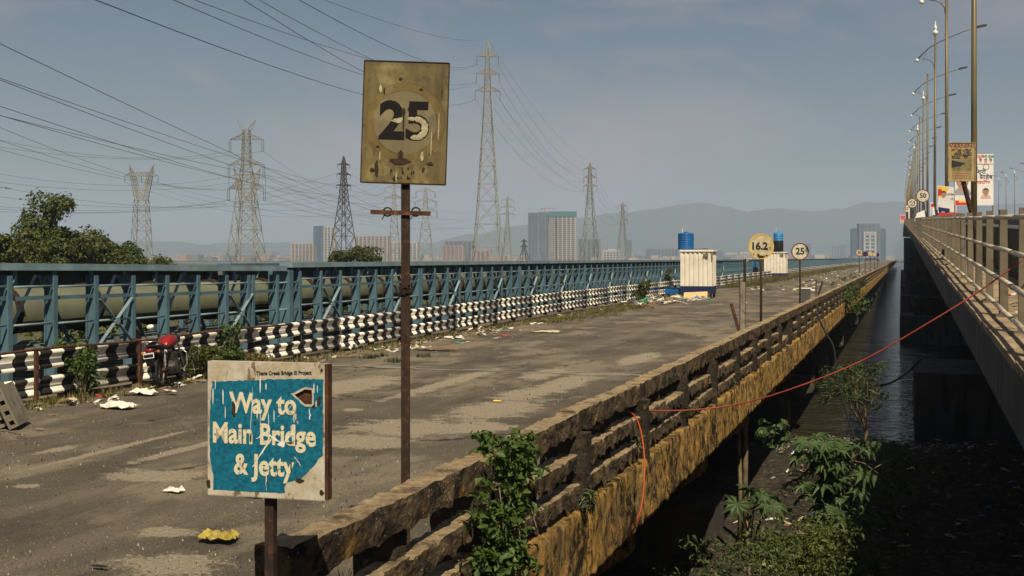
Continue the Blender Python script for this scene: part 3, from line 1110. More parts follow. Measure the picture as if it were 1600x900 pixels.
def ring(mb, r0, r1, y0, y1, n=40, mi=0, c=(0, 0)):
    vs, fs = [], []
    for i in range(n):
        a = 2 * math.pi * i / n
        for r, y in ((r0, y0), (r1, y0), (r1, y1), (r0, y1)):
            vs.append((c[0] + r * math.cos(a), y, c[1] + r * math.sin(a)))
    for i in range(n):
        j = (i + 1) % n
        for q in range(4):
            fs.append((i * 4 + q, i * 4 + (q + 1) % 4, j * 4 + (q + 1) % 4, j * 4 + q))
    return mb.add(vs, fs, mi)


# ------------------------------------------------------------------ big faded 25 board on a rusty post
t = NT('faded_board')
ob_ = t.obj()
c = t.mix(t.rng(t.noise(t.map(ob_, (2.5, 1, .5)), 3.0, 7, .65), .34, .66), (.175, .130, .048), (.080, .058, .022))
c = t.mix(t.rng(t.noise(t.map(ob_, (6, 1, .6)), 4.0, 6, .7), .55, .72, 0, .8), c, (.095, .060, .022))
c = t.mix(t.rng(t.noise(ob_, 9, 7, .72), .55, .68, 0, .9), c, (.040, .026, .014))
c = t.mix(t.rng(t.noise(t.map(ob_, (1, 1, 1), (2, 6, 4)), 5, 6, .7), .52, .68, 0, .75), c, (.30, .24, .11))
zz = t.xyz(ob_)
c = t.mix(t.rng(t.math('ADD', zz[2], t.math('MULTIPLY', t.noise(ob_, 8, 4), .05)), .385, .435, 0, .8), c, (.06, .042, .02))
vlen = t.n.new('ShaderNodeVectorMath')
vlen.operation = 'LENGTH'
t.l.new(t.map(ob_, (1, 0, 1)), vlen.inputs[0])
rr = vlen.outputs['Value']
band = t.math('MULTIPLY', t.rng(rr, .205, .215), t.rng(rr, .262, .255))
c = t.mix(t.math('MULTIPLY', band, .45), c, (.15, .092, .018))
inner = t.rng(rr, .21, .20)
c = t.mix(t.math('MULTIPLY', inner, .5), c, (.185, .155, .095))
for e in (.208, .258):
    line = t.math('MULTIPLY', t.rng(rr, e - .005, e - .001), t.rng(rr, e + .005, e + .001))
    c = t.mix(t.math('MULTIPLY', line, t.rng(t.noise(ob_, 5, 3), .38, .6, 0, .75)), c, (.055, .035, .014))
t.color(c)
t.bump(t.noise(ob_, 30, 5), .25, .004)
MT['faded_board'] = t.fin(.6, 0, .35)
t = NT('flaking_black')
ob_ = t.obj()
t.color(t.mix(t.rng(t.noise(ob_, 16, 6, .7), .62, .68), (.014, .013, .013), (.10, .075, .04)))
MT['flaking_black'] = t.fin(.8, 0, .08)
MT['flake_pale'] = mat('flake_pale', (.42, .37, .25), .7, c2=(.29, .24, .14), scale=30, local=True)
MT['soot'] = mat('rust_stain', (.022, .014, .009), .8, c2=(.05, .028, .014), scale=25, local=True)

D25 = 7.49
base = at(633, HZ, D25)
sg = empty('speed_sign')
tag(sg, 'big faded yellow board reading 25 on a tall rusty post', 'road sign')
pz = EYE + (HZ - 192) * D25 / FPX            # board centre height
MB().box(-.028, .028, .012, .05, -.0, pz + .30).build('post', MT['rust_dark'], sg, False)
bd = MB()
bd.box(-.274, .274, -.012, .010, -.394, .394)
bdo = bd.build('board', MT['faded_board'], sg, False, loc=(0, 0, pz), rot=(0, R(1.9), 0))
bevel(bdo, .003, 1)
MB().add([(-.292, -.004, -.402), (-.28, -.004, -.402), (-.28, -.004, .402), (-.292, -.004, .402)], [(0, 1, 2, 3)])
fl = MB()
for (x0, x1, z0, z1) in ((-.276, .276, .394, .399), (-.276, .276, -.399, -.394), (-.279, -.274, -.394, .394), (.274, .279, -.394, .394)):
    fl.box(x0, x1, -.016, .014, z0, z1)
fl.build('rim', MT['rust_dark'], bdo, False)
t2 = text('2', .335, 'numeral', MT['flaking_black'], bdo, (-.085, -.0135, .0), sx=1.0, bold=.012)
t5 = text('5', .335, 'numeral', MT['flaking_black'], bdo, (.085, -.0135, .0), sx=1.0, bold=.012)
# pale flakes where the paint has come off
mb = MB()


def flake(mb, cx, cz, rx, rz, seed, y=-.0160, n=14, j=.5, mi=0):
    p = []
    for i in range(n):
        a = 2 * math.pi * i / n
        k = 1 + j * mnoise.noise(Vector((math.cos(a) * 1.9 + seed, math.sin(a) * 1.9, seed * 1.3)))
        p.append((cx + rx * k * math.cos(a), y, cz + rz * k * math.sin(a)))
    mb.add(p + [(cx, y - .0006, cz)], [(i, (i + 1) % n, n) for i in range(n)], mi)


for a in range(-100, 91, 14):
    flake(mb, .072 + .060 * math.cos(R(a)), -.035 + .060 * math.sin(R(a)), .022, .017, a * .31)
flake(mb, -.055, .012, .032, .016, 3.3)
flake(mb, -.03, .02, .026, .010, 5.1)
flake(mb, .045, .025, .03, .012, 6.2)
for (x, z, w, h) in ((-.165, .215, .010, .026), (.22, -.02, .004, .085), (.175, -.13, .0035, .085), (-.045, -.36, .004, .033), (.118, -.215, .010, .03), (-.155, -.22, .004, .03)):
    flake(mb, x, z, w, h, x * 9 + z, j=.35)
tag(mb.build('paint_flake', MT['flake_pale'], bdo, False), kind='stuff')
mb = MB()
flake(mb, -.012, .075, .013, .022, 1.2, -.0168)
flake(mb, -.010, .01, .007, .07, 8.2, -.0166)
flake(mb, -.02, -.205, .017, .026, 2.2, -.0168)
flake(mb, -.02, -.252, .060, .022, 4.4, -.0162)
flake(mb, -.04, .283, .009, .009, 2.9)
flake(mb, -.03, .285, .004, .004, 2.9)
flake(mb, -.175, -.30, .012, .055, 7.7)
for q in range(16):
    flake(mb, rnd.uniform(-.1, .08), rnd.uniform(-.38, -.29), rnd.uniform(.003, .009), rnd.uniform(.003, .012), q * 1.7)
for (x, z, rx, rz) in ((-.14, .20, .005, .02), (.10, .22, .012, .006), (-.17, -.16, .010, .006), (.17, -.26, .022, .010), (-.2, -.31, .016, .012), (.235, .2, .004, .03), (.02, .09, .004, .012), (.13, -.30, .007, .016)):
    flake(mb, x, z, rx, rz, x * 13 + z * 5, -.0164, 18, .9)
tag(mb.build('rust_stain', MT['soot'], bdo, False), kind='stuff')
cb = MB()
cb.bar((-.225, .004, 0), (.165, .004, -.012), .022, .028)
cbo = cb.build('crossbar', MT['rust'], sg, False, loc=(0, 0, EYE + (HZ - 331) * D25 / FPX))
for x in (-.115, .07):
    cl = MB()
    cl.tube([(x + .028 * math.cos(a), .004, .028 * math.sin(a)) for a in [R(q * 30) for q in range(-4, 11)]], .006, 6)
    cl.bar((x - .02, 0, -.02), (x - .035, 0, -.05), .006, .006)
    cl.build('clamp', MT['rust_dark'], cbo, False)
wr = MB()
for q in range(7):
    zc = EYE + (HZ - 446 - q * 2.2) * D25 / FPX
    wr.tube([(.042 * math.cos(R(a)), .03 + .036 * math.sin(R(a)), zc + .012 * math.sin(R(a * 1.3 + q * 70))) for a in range(0, 361, 30)], .0035, 5)
wr.build('wire_wrap', MT['rust_dark'], sg, False)
sg.location = (base.x, base.y, 0)
sg.rotation_euler = (0, 0, TH)

# ------------------------------------------------------------------ blue-green direction board
t = NT('teal_board')
ob_ = t.obj()
c = t.mix(t.rng(t.noise(ob_, 46, 5, .7), .40, .62), (.004, .150, .235), (.003, .075, .135))
c = t.mix(t.rng(t.noise(t.map(ob_, (1, 1, .4)), 11, 6, .7), .655, .675, 0, .9), c, (.50, .47, .40))
c = t.mix(t.rng(t.noise(t.map(ob_, (1, 1, .6), (3, 3, 3)), 13, 6, .7), .665, .69, 0, .9), c, (.085, .05, .028))
t.color(c)
t.bump(t.noise(ob_, 40, 5), .3, .003)
MT['teal'] = t.fin(.55, 0, .35)
t = NT('chipped_white')
ob_ = t.obj()
c = t.mix(t.rng(t.noise(ob_, 9, 6, .7), .36, .62), (.54, .50, .42), (.36, .29, .19))
c = t.mix(t.rng(t.noise(t.map(ob_, (1, 1, .45)), 13, 6, .7), .575, .61), c, (.17, .115, .07))
c = t.mix(t.rng(t.noise(ob_, 42, 4, .7), .64, .68), c, (.05, .03, .02))
t.color(c)
t.bump(t.noise(ob_, 35, 5), .35, .003)
MT['chip_white'] = t.fin(.65, 0, .3)
t = NT('cream_letters')
ob_ = t.obj()
c = t.mix(t.rng(t.noise(ob_, 18, 6, .7), .56, .64), (.66, .58, .40), (.46, .35, .21))
c = t.mix(t.rng(t.noise(ob_, 34, 5, .7), .585, .63), c, (.03, .11, .15))
c = t.mix(t.rng(t.noise(t.map(ob_, (1, 1, 1), (5, 5, 5)), 22, 5, .7), .60, .65), c, (.16, .08, .04))
t.color(c)
MT['cream'] = t.fin(.6, 0, .3)

ws = empty('direction_sign')
tag(ws, 'peeling blue-green board reading Way to Main Bridge and Jetty', 'direction sign')
DW = 4.50
WS = DW / 5.02          # board is a little under 50 cm wide
wb_ = at(419, HZ, DW)
k = DW / FPX
zc = (EYE + (HZ - 671) * k) / WS
BW, BH = .274, .291
MB().box(-.021, .021, .008, .046, 0, zc + .2).build('post', MT['rust_dark'], ws, False)
# face skin with a torn hole
hole = [(.135, .158), (.16, .170), (.182, .183), (.214, .180), (.217, .15), (.215, .118), (.183, .118), (.155, .140)]
hole = [(x + .0, z) for x, z in hole]
bm = bmesh.new()
outer = [bm.verts.new((x, -.024, z)) for x, z in ((-BW, -BH), (BW, -BH), (BW, BH), (-BW, BH))]
inner = [bm.verts.new((x, -.024, z)) for i, (x, z) in enumerate(hole)]
es = [bm.edges.new((l[i], l[(i + 1) % len(l)])) for l in (outer, inner) for i in range(len(l))]
bmesh.ops.triangle_fill(bm, use_beauty=True, use_dissolve=False, edges=es)
bmesh.ops.recalc_face_normals(bm, faces=bm.faces)
me = bpy.data.meshes.new('board_face')
bm.to_mesh(me)
bm.free()
me.materials.append(MT['chip_white'])
face = link('board_face', me, ws, False, loc=(0, 0, zc))
bk = MB()
bk.box(-BW, BW, -.010, .006, -BH, BH)
bk.box(BW, BW + .014, -.022, .024, -BH, BH)
bk2 = MB()
for (x0, x1, z0, z1) in ((-BW - .002, BW + .002, BH, BH + .003), (-BW - .002, BW + .002, -BH - .003, -BH), (-BW - .003, -BW, -BH, BH)):
    bk2.box(x0, x1, -.023, .022, z0, z1)
bk2.build('edge_strip', MT['chip_white'], ws, False, loc=(0, 0, zc))
bk.build('frame', MT['rust'], ws, False, loc=(0, 0, zc))
# teal field, outline eaten away at lower right and around the hole
fld = [(-.250, -.268), (-.10, -.270), (.080, -.268), (.092, -.268), (.088, -.245), (.100, -.222), (.130, -.214), (.170, -.198), (.195, -.174), (.228, -.140), (.248, -.115), (.266, -.098), (.268, .06), (.268, .228), (.12, .226), (-.05, .216), (-.255, .206), (-.264, .10), (-.267, -.02), (-.264, -.15), (-.250, -.20)]
rim_ = [(.118, .164), (.150, .178), (.183, .192), (.222, .188), (.226, .15), (.222, .108), (.183, .110), (.152, .132)]


def jag(poly):
    out = []
    for a, b in zip(poly, poly[1:] + poly[:1]):
        n = max(1, int(math.hypot(b[0] - a[0], b[1] - a[1]) / .014))
        for q in range(n):
            x, z = a[0] + (b[0] - a[0]) * q / n, a[1] + (b[1] - a[1]) * q / n
            out.append((x + .0055 * mnoise.noise(Vector((x * 70, z * 70, 1))), -.0252, z + .0055 * mnoise.noise(Vector((x * 70, z * 70, 8)))))
    return out


from mathutils.geometry import tessellate_polygon
loops = [[Vector((p[0], p[2], 0)) for p in lp] for lp in (jag(fld), jag(rim_))]
flat = [p for lp in loops for p in lp]
tri = tessellate_polygon(loops)
me = bpy.data.meshes.new('colour_field')
me.from_pydata([(p.x, -.0252, p.y) for p in flat], [], [tuple(q) for q in tri])
me.materials.append(MT['teal'])
link('colour_field', me, face, False)
for s, x, z, sx in (('Way to', -.012, .112, .80), ('Main Bridge', -.010, -.022, .80), ('& Jetty', -.010, -.156, .80)):
    text(s, .125, 'lettering', MT['cream'], face, (x, -.0262, z), sx=sx * 1.02, bold=.0034)
text('Thane Creek Bridge III Project', .0235, 'lettering', MT['print_black'], face, (.085, -.0252, .250), rot=(R(90), R(-2), 0), sx=.88, bold=.0006)
# peels, cracks and runs
mb = MB()
for q in range(15):
    x = rnd.choice([-.235, -.21, -.19, -.06, -.035, .0, .03, .20, .235, -.25, .24]) + rnd.uniform(-.012, .012)
    z = rnd.uniform(.06, .2)
    flake(mb, x, z, rnd.uniform(.0012, .0028), rnd.uniform(.012, .042), q * 2.7, -.0275, j=.3)
for (x0, z0, x1, z1, w) in ((.03, -.03, -.06, -.16, .006), (.02, -.02, .075, -.055, .009), (.075, -.055, .14, .0, .005), (-.045, -.04, .02, .0, .005), (.135, -.105, .165, -.15, .004), (.13, .115, .06, .06, .004), (.205, .10, .208, .055, .005), (-.06, .19, -.07, -.02, .0025), (.01, .12, .018, -.03, .0022), (.0, -.18, .006, -.26, .003)):
    n = 6
    top, bot = [], []
    for i in range(n + 1):
        u = i / n
        x, z = x0 + (x1 - x0) * u + rnd.uniform(-.003, .003), z0 + (z1 - z0) * u + rnd.uniform(-.003, .003)
        ww = w * .62 * (.3 + rnd.random()) * (1 - abs(u - .5))
        dx, dz = -(z1 - z0), (x1 - x0)
        l = math.hypot(dx, dz)
        top.append((x + dx / l * ww, -.0275, z + dz / l * ww))
        bot.append((x - dx / l * ww, -.0275, z - dz / l * ww))
    mb.add(top + bot, [(i, i + 1, n + 2 + i, n + 1 + i) for i in range(n)])
flake(mb, .075, -.057, .016, .013, 3.2, -.0278)
tag(mb.build('paint_peel', MT['white'], face, False), kind='stuff')
mb = MB()
for (x, z, rx, rz, s) in ((.262, .268, .005, .007, 1), (-.288, .235, .008, .012, 2), (-.272, -.245, .009, .020, 3), (.262, -.258, .011, .011, 4), (.25, .135, .008, .02, 6), (.228, .11, .012, .007, 7), (.16, -.21, .02, .01, 8), (.115, -.05, .018, .004, 9), (-.15, .085, .009, .035, 10), (-.05, .03, .004, .01, 11), (.12, -.15, .004, .03, 12), (-.07, -.035, .004, .022, 13)):
    flake(mb, x, z, rx, rz, s * 2.3, -.0272)
tag(mb.build('rust_stain', MT['soot'], face, False), kind='stuff')
ws.location = (wb_.x, wb_.y, 0)
ws.rotation_euler = (0, 0, R(5))
ws.scale = (WS, WS, WS)


# ------------------------------------------------------------------ round signs along the old parapet
MT['sign_cream'] = mat('sign_cream', (.52, .45, .30), .5, c2=(.42, .33, .17), scale=7, c3=(.20, .10, .04), scale3=9, thr3=(.66, .74), local=True)
MT['sign_yellow'] = mat('sign_yellow', (.56, .41, .10), .5, c2=(.46, .31, .07), scale=9, c3=(.18, .07, .03), scale3=10, thr3=(.64, .72), local=True)
MT['sign_red'] = mat('sign_red', (.18, .022, .018), .5, c2=(.08, .025, .02), scale=14, local=True)
MT['sign_pale'] = mat('sign_pale', (.58, .53, .43), .5, c2=(.47, .41, .30), scale=8, c3=(.16, .08, .04), scale3=13, thr3=(.68, .74), local=True)


def round_sign(px, cy, dia_px, X, label, face_m, rim_m, txt, tsize, rz=TH * .8, rim=.12, group=None, base_z=0.0, bottom=None, extra=None, sub=None):
    Y = Yof(X, px)
    D = CT * Y - ST * X
    k = D / FPX
    r = empty('road_sign', (0, 0, 0))
    zc = EYE + (HZ - cy) * k - base_z
    rad = dia_px * k / 2
    MB().tube([(0, .03, 0), (.008, .03, zc * .5), (0, .03, zc + rad * .6)], .030, 8).build('post', MT['rust_dark'], r, False, True)
    mb = disc(MB(), rad, -.008, .008)
    f = mb.build('sign_face', face_m, r, False, loc=(0, 0, zc))
    ring(MB(), rad * (1 - rim), rad * 1.0, -.0125, -.0085).build('rim', rim_m, f, False)
    if txt:
        text(txt, tsize * rad, 'numerals', MT['print_black'], f, (-rad * (.14 if sub else 0), -.0105, .0), sx=.98, bold=.035 * rad)
    if sub:
        text(sub, .33 * rad, 'numerals', MT['print_black'], f, (rad * .58, -.0105, -rad * .22), sx=.9, bold=.008 * rad)
    if extra: extra(f, rad)
    r.location = (X, Y, base_z)
    r.rotation_euler = (0, 0, rz)
    return tag(r, label, 'road sign', group)


def stains(f, rad):
    mb = MB()
    for (x, z, a, b) in ((-.2, -.72, .10, .16), (.05, -.82, .22, .12), (.42, -.72, .09, .08), (-.55, -.6, .04, .12)):
        flake(mb, x * rad, z * rad, a * rad, b * rad, x * 7, -.0132)
    tag(mb.build('rust_stain', MT['soot'], f, False), kind='stuff')


def arrows(f, rad):
    mb = MB()
    mb.tube([(rad * .5 * math.cos(R(a)), -.012, rad * .5 * math.sin(R(a))) for a in range(-110, 60, 20)], .07 * rad, 5)
    mb.bar((-.5 * rad, -.011, .2 * rad), (-.1 * rad, -.011, .45 * rad), .01, .2 * rad)
    mb.build('symbol', MT['print_black'], f, False)
    MB().bar((-.62 * rad, -.0125, -.62 * rad), (.62 * rad, -.0125, .62 * rad), .006, .12 * rad).build('slash', MT['sign_red'], f, False)


def quarters(f, rad):
    mb = MB()
    mb.bar((-.6 * rad, -.011, -.6 * rad), (.6 * rad, -.011, .6 * rad), .006, .14 * rad)
    mb.bar((-.6 * rad, -.0115, .6 * rad), (.6 * rad, -.0115, -.6 * rad), .006, .14 * rad)
    mb.build('symbol', MT['sign_red'], f, False)


SX = -3.03
round_sign(1189, 385, 40, SX, 'round yellowed weight limit sign reading 16.2 M.T.', MT['sign_cream'], MT['sign_yellow'], '16.2', .78, rim=.14, extra=stains, sub='M.T.')
round_sign(1250, 393, 27, SX, 'round red-rimmed sign reading 25 on a rusty post', MT['sign_pale'], MT['sign_red'], '25', 1.05)
round_sign(1342.5, 394.5, 11, SX, 'nearest of the small far round signs by the parapet, reading 25', MT['sign_cream'], MT['sign_red'], '25', 1.0, group='small far signs')
round_sign(1352, 397, 8.5, SX, 'dark blue round sign second in the far row', MT['navy'], MT['sign_red'], None, 1, extra=quarters, group='small far signs')
round_sign(1360, 396.5, 8, SX, 'small cream round sign third in the far row', MT['sign_cream'], MT['sign_red'], None, 1, group='small far signs')
round_sign(1366.5, 397.5, 7, SX, 'tiny cream round sign fourth in the far row', MT['sign_cream'], MT['sign_red'], None, 1, group='small far signs')
round_sign(1371, 398, 6, SX, 'farthest tiny dark round sign by the parapet', MT['navy'], MT['sign_red'], None, 1, group='small far signs')


# ------------------------------------------------------------------ signs on the new bridge, on bent posts
def bent_sign(px, cy, dia, X, label, txt, extra=None):
    Y = Yof(X, px)
    D = CT * Y - ST * X
    k = D / FPX
    r = empty('road_sign')
    bz = zr(Y) + .05
    zc = EYE + (HZ - cy) * k - bz
    rad = dia * k / 2
    MB().tube([(.35, .05, 0), (.35, .05, .45), (.30, .05, .62), (.06, .05, zc - rad * .9), (0, .04, zc - rad * .6), (0, .03, zc + rad * .6)], .035, 8).build('post', MT['rust_dark'], r, False, True)
    f = disc(MB(), rad, -.008, .008).build('sign_face', MT['sign_pale'], r, False, loc=(0, 0, zc))
    ring(MB(), rad * .88, rad, -.0125, -.0085).build('rim', MT['sign_red'], f, False)
    if txt: text(txt, .95 * rad, 'numerals', MT['print_black'], f, (0, -.0105, 0), bold=.03 * rad)
    if extra: extra(f, rad)
    r.location = (X, Y, bz)
    r.rotation_euler = (0, 0, TH * .5)
    return tag(r, label, 'road sign')


bent_sign(1442, 306, 20.5, 1.30, 'round red-rimmed sign reading 50 on a bent post', '50')
bent_sign(1425.5, 317.5, 15, 1.30, 'round no-overtaking sign with crossed arrow left of the 50 sign', None, arrows)
bent_sign(1418, 326, 11.5, 1.32, 'small round cream sign at the left end of new bridge signs', '5.25')

# warning board
Yw = Yof(1.35, 1502.5)
Dw = CT * Yw - ST * 1.35
k = Dw / FPX
wbd = empty('warning_board')
bz = zr(Yw) + .05
zc = EYE + (HZ - 253) * k - bz
hw, hh = 20.5 * k, 30.5 * k
tag(wbd, 'framed cream WARNING board with two pictures on a bent post', 'warning board')
MB().tube([(.42, .06, 0), (.42, .06, .62), (.36, .06, .78), (.04, .06, zc - hh + .05), (-.02, .05, zc - hh + .2), (-.02, .04, zc + hh * .6)], .055, 10).build('post', MT['rust_dark'], wbd, False, True)
MT['board_cream'] = mat('board_cream', (.36, .275, .14), .55, c2=(.27, .20, .09), scale=5, local=True)
MT['frame_tan'] = mat('frame_tan', (.34, .24, .10), .6, c2=(.20, .13, .06), scale=9, local=True)
bf = MB().box(-hw, hw, -.012, .012, -hh, hh).build('board', MT['board_cream'], wbd, False, loc=(0, 0, zc))
mb = MB()
e = .06 * hw
for (x0, x1, z0, z1) in ((-hw, hw, hh - e, hh), (-hw, hw, -hh, -hh + e), (-hw, -hw + e, -hh + e, hh - e), (hw - e, hw, -hh + e, hh - e)):
    mb.box(x0, x1, -.026, -.0125, z0, z1)
mb.build('frame', MT['frame_tan'], bf, False)
text('WARNING', .44 * hw, 'lettering', mat('print_brown', (.16, .03, .02), .6), bf, (0, -.0135, hh * .80), sx=1.03, bold=.010 * hw)
t = NT('picture_road')
ob_ = t.obj()
c = t.mix(t.rng(t.noise(t.map(ob_, (1, 1, 2)), 7 / hw * .4, 4), .42, .58), (.16, .13, .10), (.02, .02, .02))
t.color(t.mix(t.rng(t.noise(t.map(ob_, (1, 1, 1), (4, 4, 4)), 10 / hw * .4, 3), .58, .62), c, (.40, .22, .04)))
pa = t.fin(.5)
o = MB().box(-.74 * hw, .74 * hw, -.0138, -.0125, .15 * hh, .66 * hh).build('picture', pa, bf, False)
o = MB().box(-.74 * hw, .74 * hw, -.0138, -.0125, -.46 * hh, .13 * hh).build('picture', mat('picture_sand', (.24, .19, .075), .5, c2=(.13, .105, .05), scale=5, local=True), bf, False)
mb = MB()
mb.add([(-.74 * hw, -.0145, .10 * hh), (.28 * hw, -.0145, -.08 * hh), (-.1 * hw, -.0145, -.22 * hh), (-.74 * hw, -.0145, -.30 * hh)], [(0, 1, 2, 3)])
mb.build('picture', MT['print_black'], bf, False)
mb = MB()
for j in range(5):
    z = -hh * (.53 + .085 * j)
    x = -.70 * hw
    while x < .66 * hw:
        w = rnd.uniform(.05, .16) * hw
        mb.add([(x, -.0135, z), (x + w, -.0135, z), (x + w, -.0135, z + .035 * hh), (x, -.0135, z + .035 * hh)], [(0, 1, 2, 3)])
        x += w + .035 * hw
mb.build('small_print', mat('print_maroon', (.22, .07, .04), .6), bf, False)
wbd.location = (1.35, Yw, bz)
wbd.rotation_euler = (0, 0, TH * .55)


# banners: printed sheets hung on the lamp posts and railing
def face_print(mb, cx, cz, r, skin=0, hair=1, cloth=2, w=2.4):
    """head, hair and shoulders as flat print layers; y is set per layer"""
    def ell(x, z, a, b, y, mi, lo=0, hi=360):
        n = 16
        p = [(x + a * math.cos(R(lo + (hi - lo) * i / n)), y, z + b * math.sin(R(lo + (hi - lo) * i / n))) for i in range(n + 1)]
        mb.add(p, [tuple(range(len(p)))], mi)
    ell(cx, cz - 1.9 * r, w / 2 * r, 1.25 * r, -.0030, cloth, 0, 180)
    ell(cx, cz - .8 * r, .4 * r, .5 * r, -.0034, skin)
    ell(cx, cz + .15 * r, .88 * r, 1.02 * r, -.0036, hair)
    ell(cx, cz - .05 * r, .78 * r, .95 * r, -.0040, skin)
    ell(cx, cz + .62 * r, .80 * r, .40 * r, -.0044, hair, 0, 180)
    for s in (-1, 1): ell(cx + s * .3 * r, cz + .15 * r, .12 * r, .06 * r, -.0046, hair)
    ell(cx, cz - .30 * r, .32 * r, .07 * r, -.0046, hair)


def sheet_obj(name, w, h, label, X, px, cy, rz, ry=0.0, cols=5, rows=6, wave=.02, sink=None):
    Y = Yof(X, px)
    D = CT * Y - ST * X
    k = D / FPX
    r = empty(name)
    zc = EYE + (HZ - cy) * k
    r.location = (X, Y, zc)
    r.rotation_euler = (0, ry, rz)
    return tag(r, label, 'banner'), k


# big white banner behind the warning board
X_ = 1.86
bn, k = sheet_obj('banner', 0, 0, 'large white political banner with portraits behind the warning board', X_, 1522, 281, TH * .6)
w2, h2 = 29 * k, 40 * k
bfc = MB().box(-w2, w2, .0, .01, -h2, h2).build('sheet', MT['print_white'], bn, False)
PM = [MT['print_skin'], MT['print_black'], MT['print_white'], MT['print_pink'], MT['print_red'], MT['print_orange'], MT['print_grey'], MT['print_yellow']]
for a in [(.60, -.48, .135, 3, 2.9), (-.60, -.10, .26, 6, 2.5)] + [(.08 + .26 * q, .76, .062, 2 if q % 2 else 3, 2.2) for q in range(4)]:
    mb = MB()
    face_print(mb, a[0] * w2, a[1] * h2, a[2] * h2, 0, 1, a[3], a[4])
    mb.build('portrait', PM, bn, False)
for s, x, z, sz, m in (('महायुती', .22, .90, .10, MT['print_red']), ('नवी मुंबई', .72, .90, .09, MT['print_green']), ('मा.', .12, .45, .12, MT['print_black']), ('श्री', .38, .30, .17, MT['print_black']), ('साहेब', .62, .10, .17, MT['print_black']), ('वाढदिवस', .45, -.10, .11, MT['print_red'])):
    text(s, sz * h2 * 1.4, 'lettering', m, bn, (x * w2, -.002, z * h2), bold=.004 * h2)
mb = MB()
mb.box(0, 1.0 * w2, -.003, -.002, .60 * h2, .615 * h2)
mb.build('rule', MT['print_black'], bn, False)
ring(MB(), .10 * h2, .118 * h2, -.003, -.001, 20, 0, (.62 * w2, .50 * h2)).build('emblem', MT['print_black'], bn, False)
mb = MB()
mb.box(-.97 * w2, -.10 * w2, -.006, -.005, -.98 * h2, -.80 * h2, 0)
mb.build('ribbon', MT['print_red'], bn, False)
MB().box(-.80 * w2, -.25 * w2, -.008, -.0065, -.88 * h2, -.80 * h2).build('ribbon', MT['print_yellow'], bn, False)
for x in (-.98, .98):
    MB().bar((x * w2, .03, h2), (x * w2, .03, -(EYE + (HZ - 281) * k - zr(Yof(X_, 1522)) - .05)), .03, .03).build('pole', MT['rail_beige'], bn, False)

# tilted white banner with the man in a white shirt
bn, k = sheet_obj('banner', 0, 0, 'tilted white and orange banner of a man in white shirt on a pole', 1.50, 1480, 314, TH * .4 - .25, R(2))
w2, h2 = 14 * k, 24 * k
mb = MB()
n = 8
for i in range(n):
    a, b = -w2 + 2 * w2 * i / n, -w2 + 2 * w2 * (i + 1) / n
    f = lambda x: .10 * h2 * math.sin(x / w2 * 2.2)
    g = lambda x: -.10 * (x + w2)
    mb.add([(a, 0, -h2 * .62 + g(a)), (b, 0, -h2 * .62 + g(b)), (b, 0, h2 + g(b)), (a, 0, h2 + g(a))], [(0, 1, 2, 3)], 0)
    mb.add([(a, .006, -h2 * .62 + g(a)), (b, .006, -h2 * .62 + g(b)), (b, .006, h2 + g(b)), (a, .006, h2 + g(a))], [(3, 2, 1, 0)], 0)
mb.build('sheet', MT['print_white'], bn, False)
mb = MB()
mb.add([(-w2, -.0012, .1 * h2), (-.25 * w2, -.0012, .25 * h2), (-.1 * w2, -.0012, .6 * h2), (.2 * w2, -.0012, .86 * h2), (-w2, -.0012, .97 * h2)], [(0, 1, 2, 3, 4)], 7)
mb.add([(-w2, -.0020, .3 * h2), (-.5 * w2, -.0020, .40 * h2), (-.6 * w2, -.0020, .75 * h2), (-w2, -.0020, .8 * h2)], [(0, 1, 2, 3)], 4)
face_print(mb, -.40 * w2, .42 * h2, .20 * h2, 0, 1, 2, 3.0)
mb.build('portrait', PM, bn, False)
mb = MB()
mb.add([(-.9 * w2, -.003, -.62 * h2), (.3 * w2, -.003, -.74 * h2), (.3 * w2, -.003, -.50 * h2), (-.9 * w2, -.003, -.40 * h2)], [(0, 1, 2, 3)], 0)
mb.build('trousers', MT['print_navy'], bn, False)
mb = MB()
mb.box(-.9 * w2, 1.4 * w2, -.02, -.01, -.98 * h2, -.76 * h2, 0)
mb.build('ribbon', MT['print_red'], bn, False)
MB().add([(-1.2 * w2, .012, -.95 * h2), (-.5 * w2, .012, -1.0 * h2), (-.6 * w2, .012, -.5 * h2), (-1.3 * w2, .012, -.6 * h2)], [(0, 1, 2, 3)]).build('lower_corner', MT['print_navy'], bn, False)
for s, x, z, sz, m in (('शुभेच्छा', .35, .42, .17, MT['print_black']), ('नवी', .5, .12, .13, MT['print_black'])):
    text(s, sz * h2, 'lettering', m, bn, (x * w2, -.002, z * h2), bold=.003 * h2)
MB().bar((-1.04 * w2, .02, h2 * 1.02), (-.86 * w2, .02, -h2 * 1.15), .03, .03).build('pole', MT['white'], bn, False)

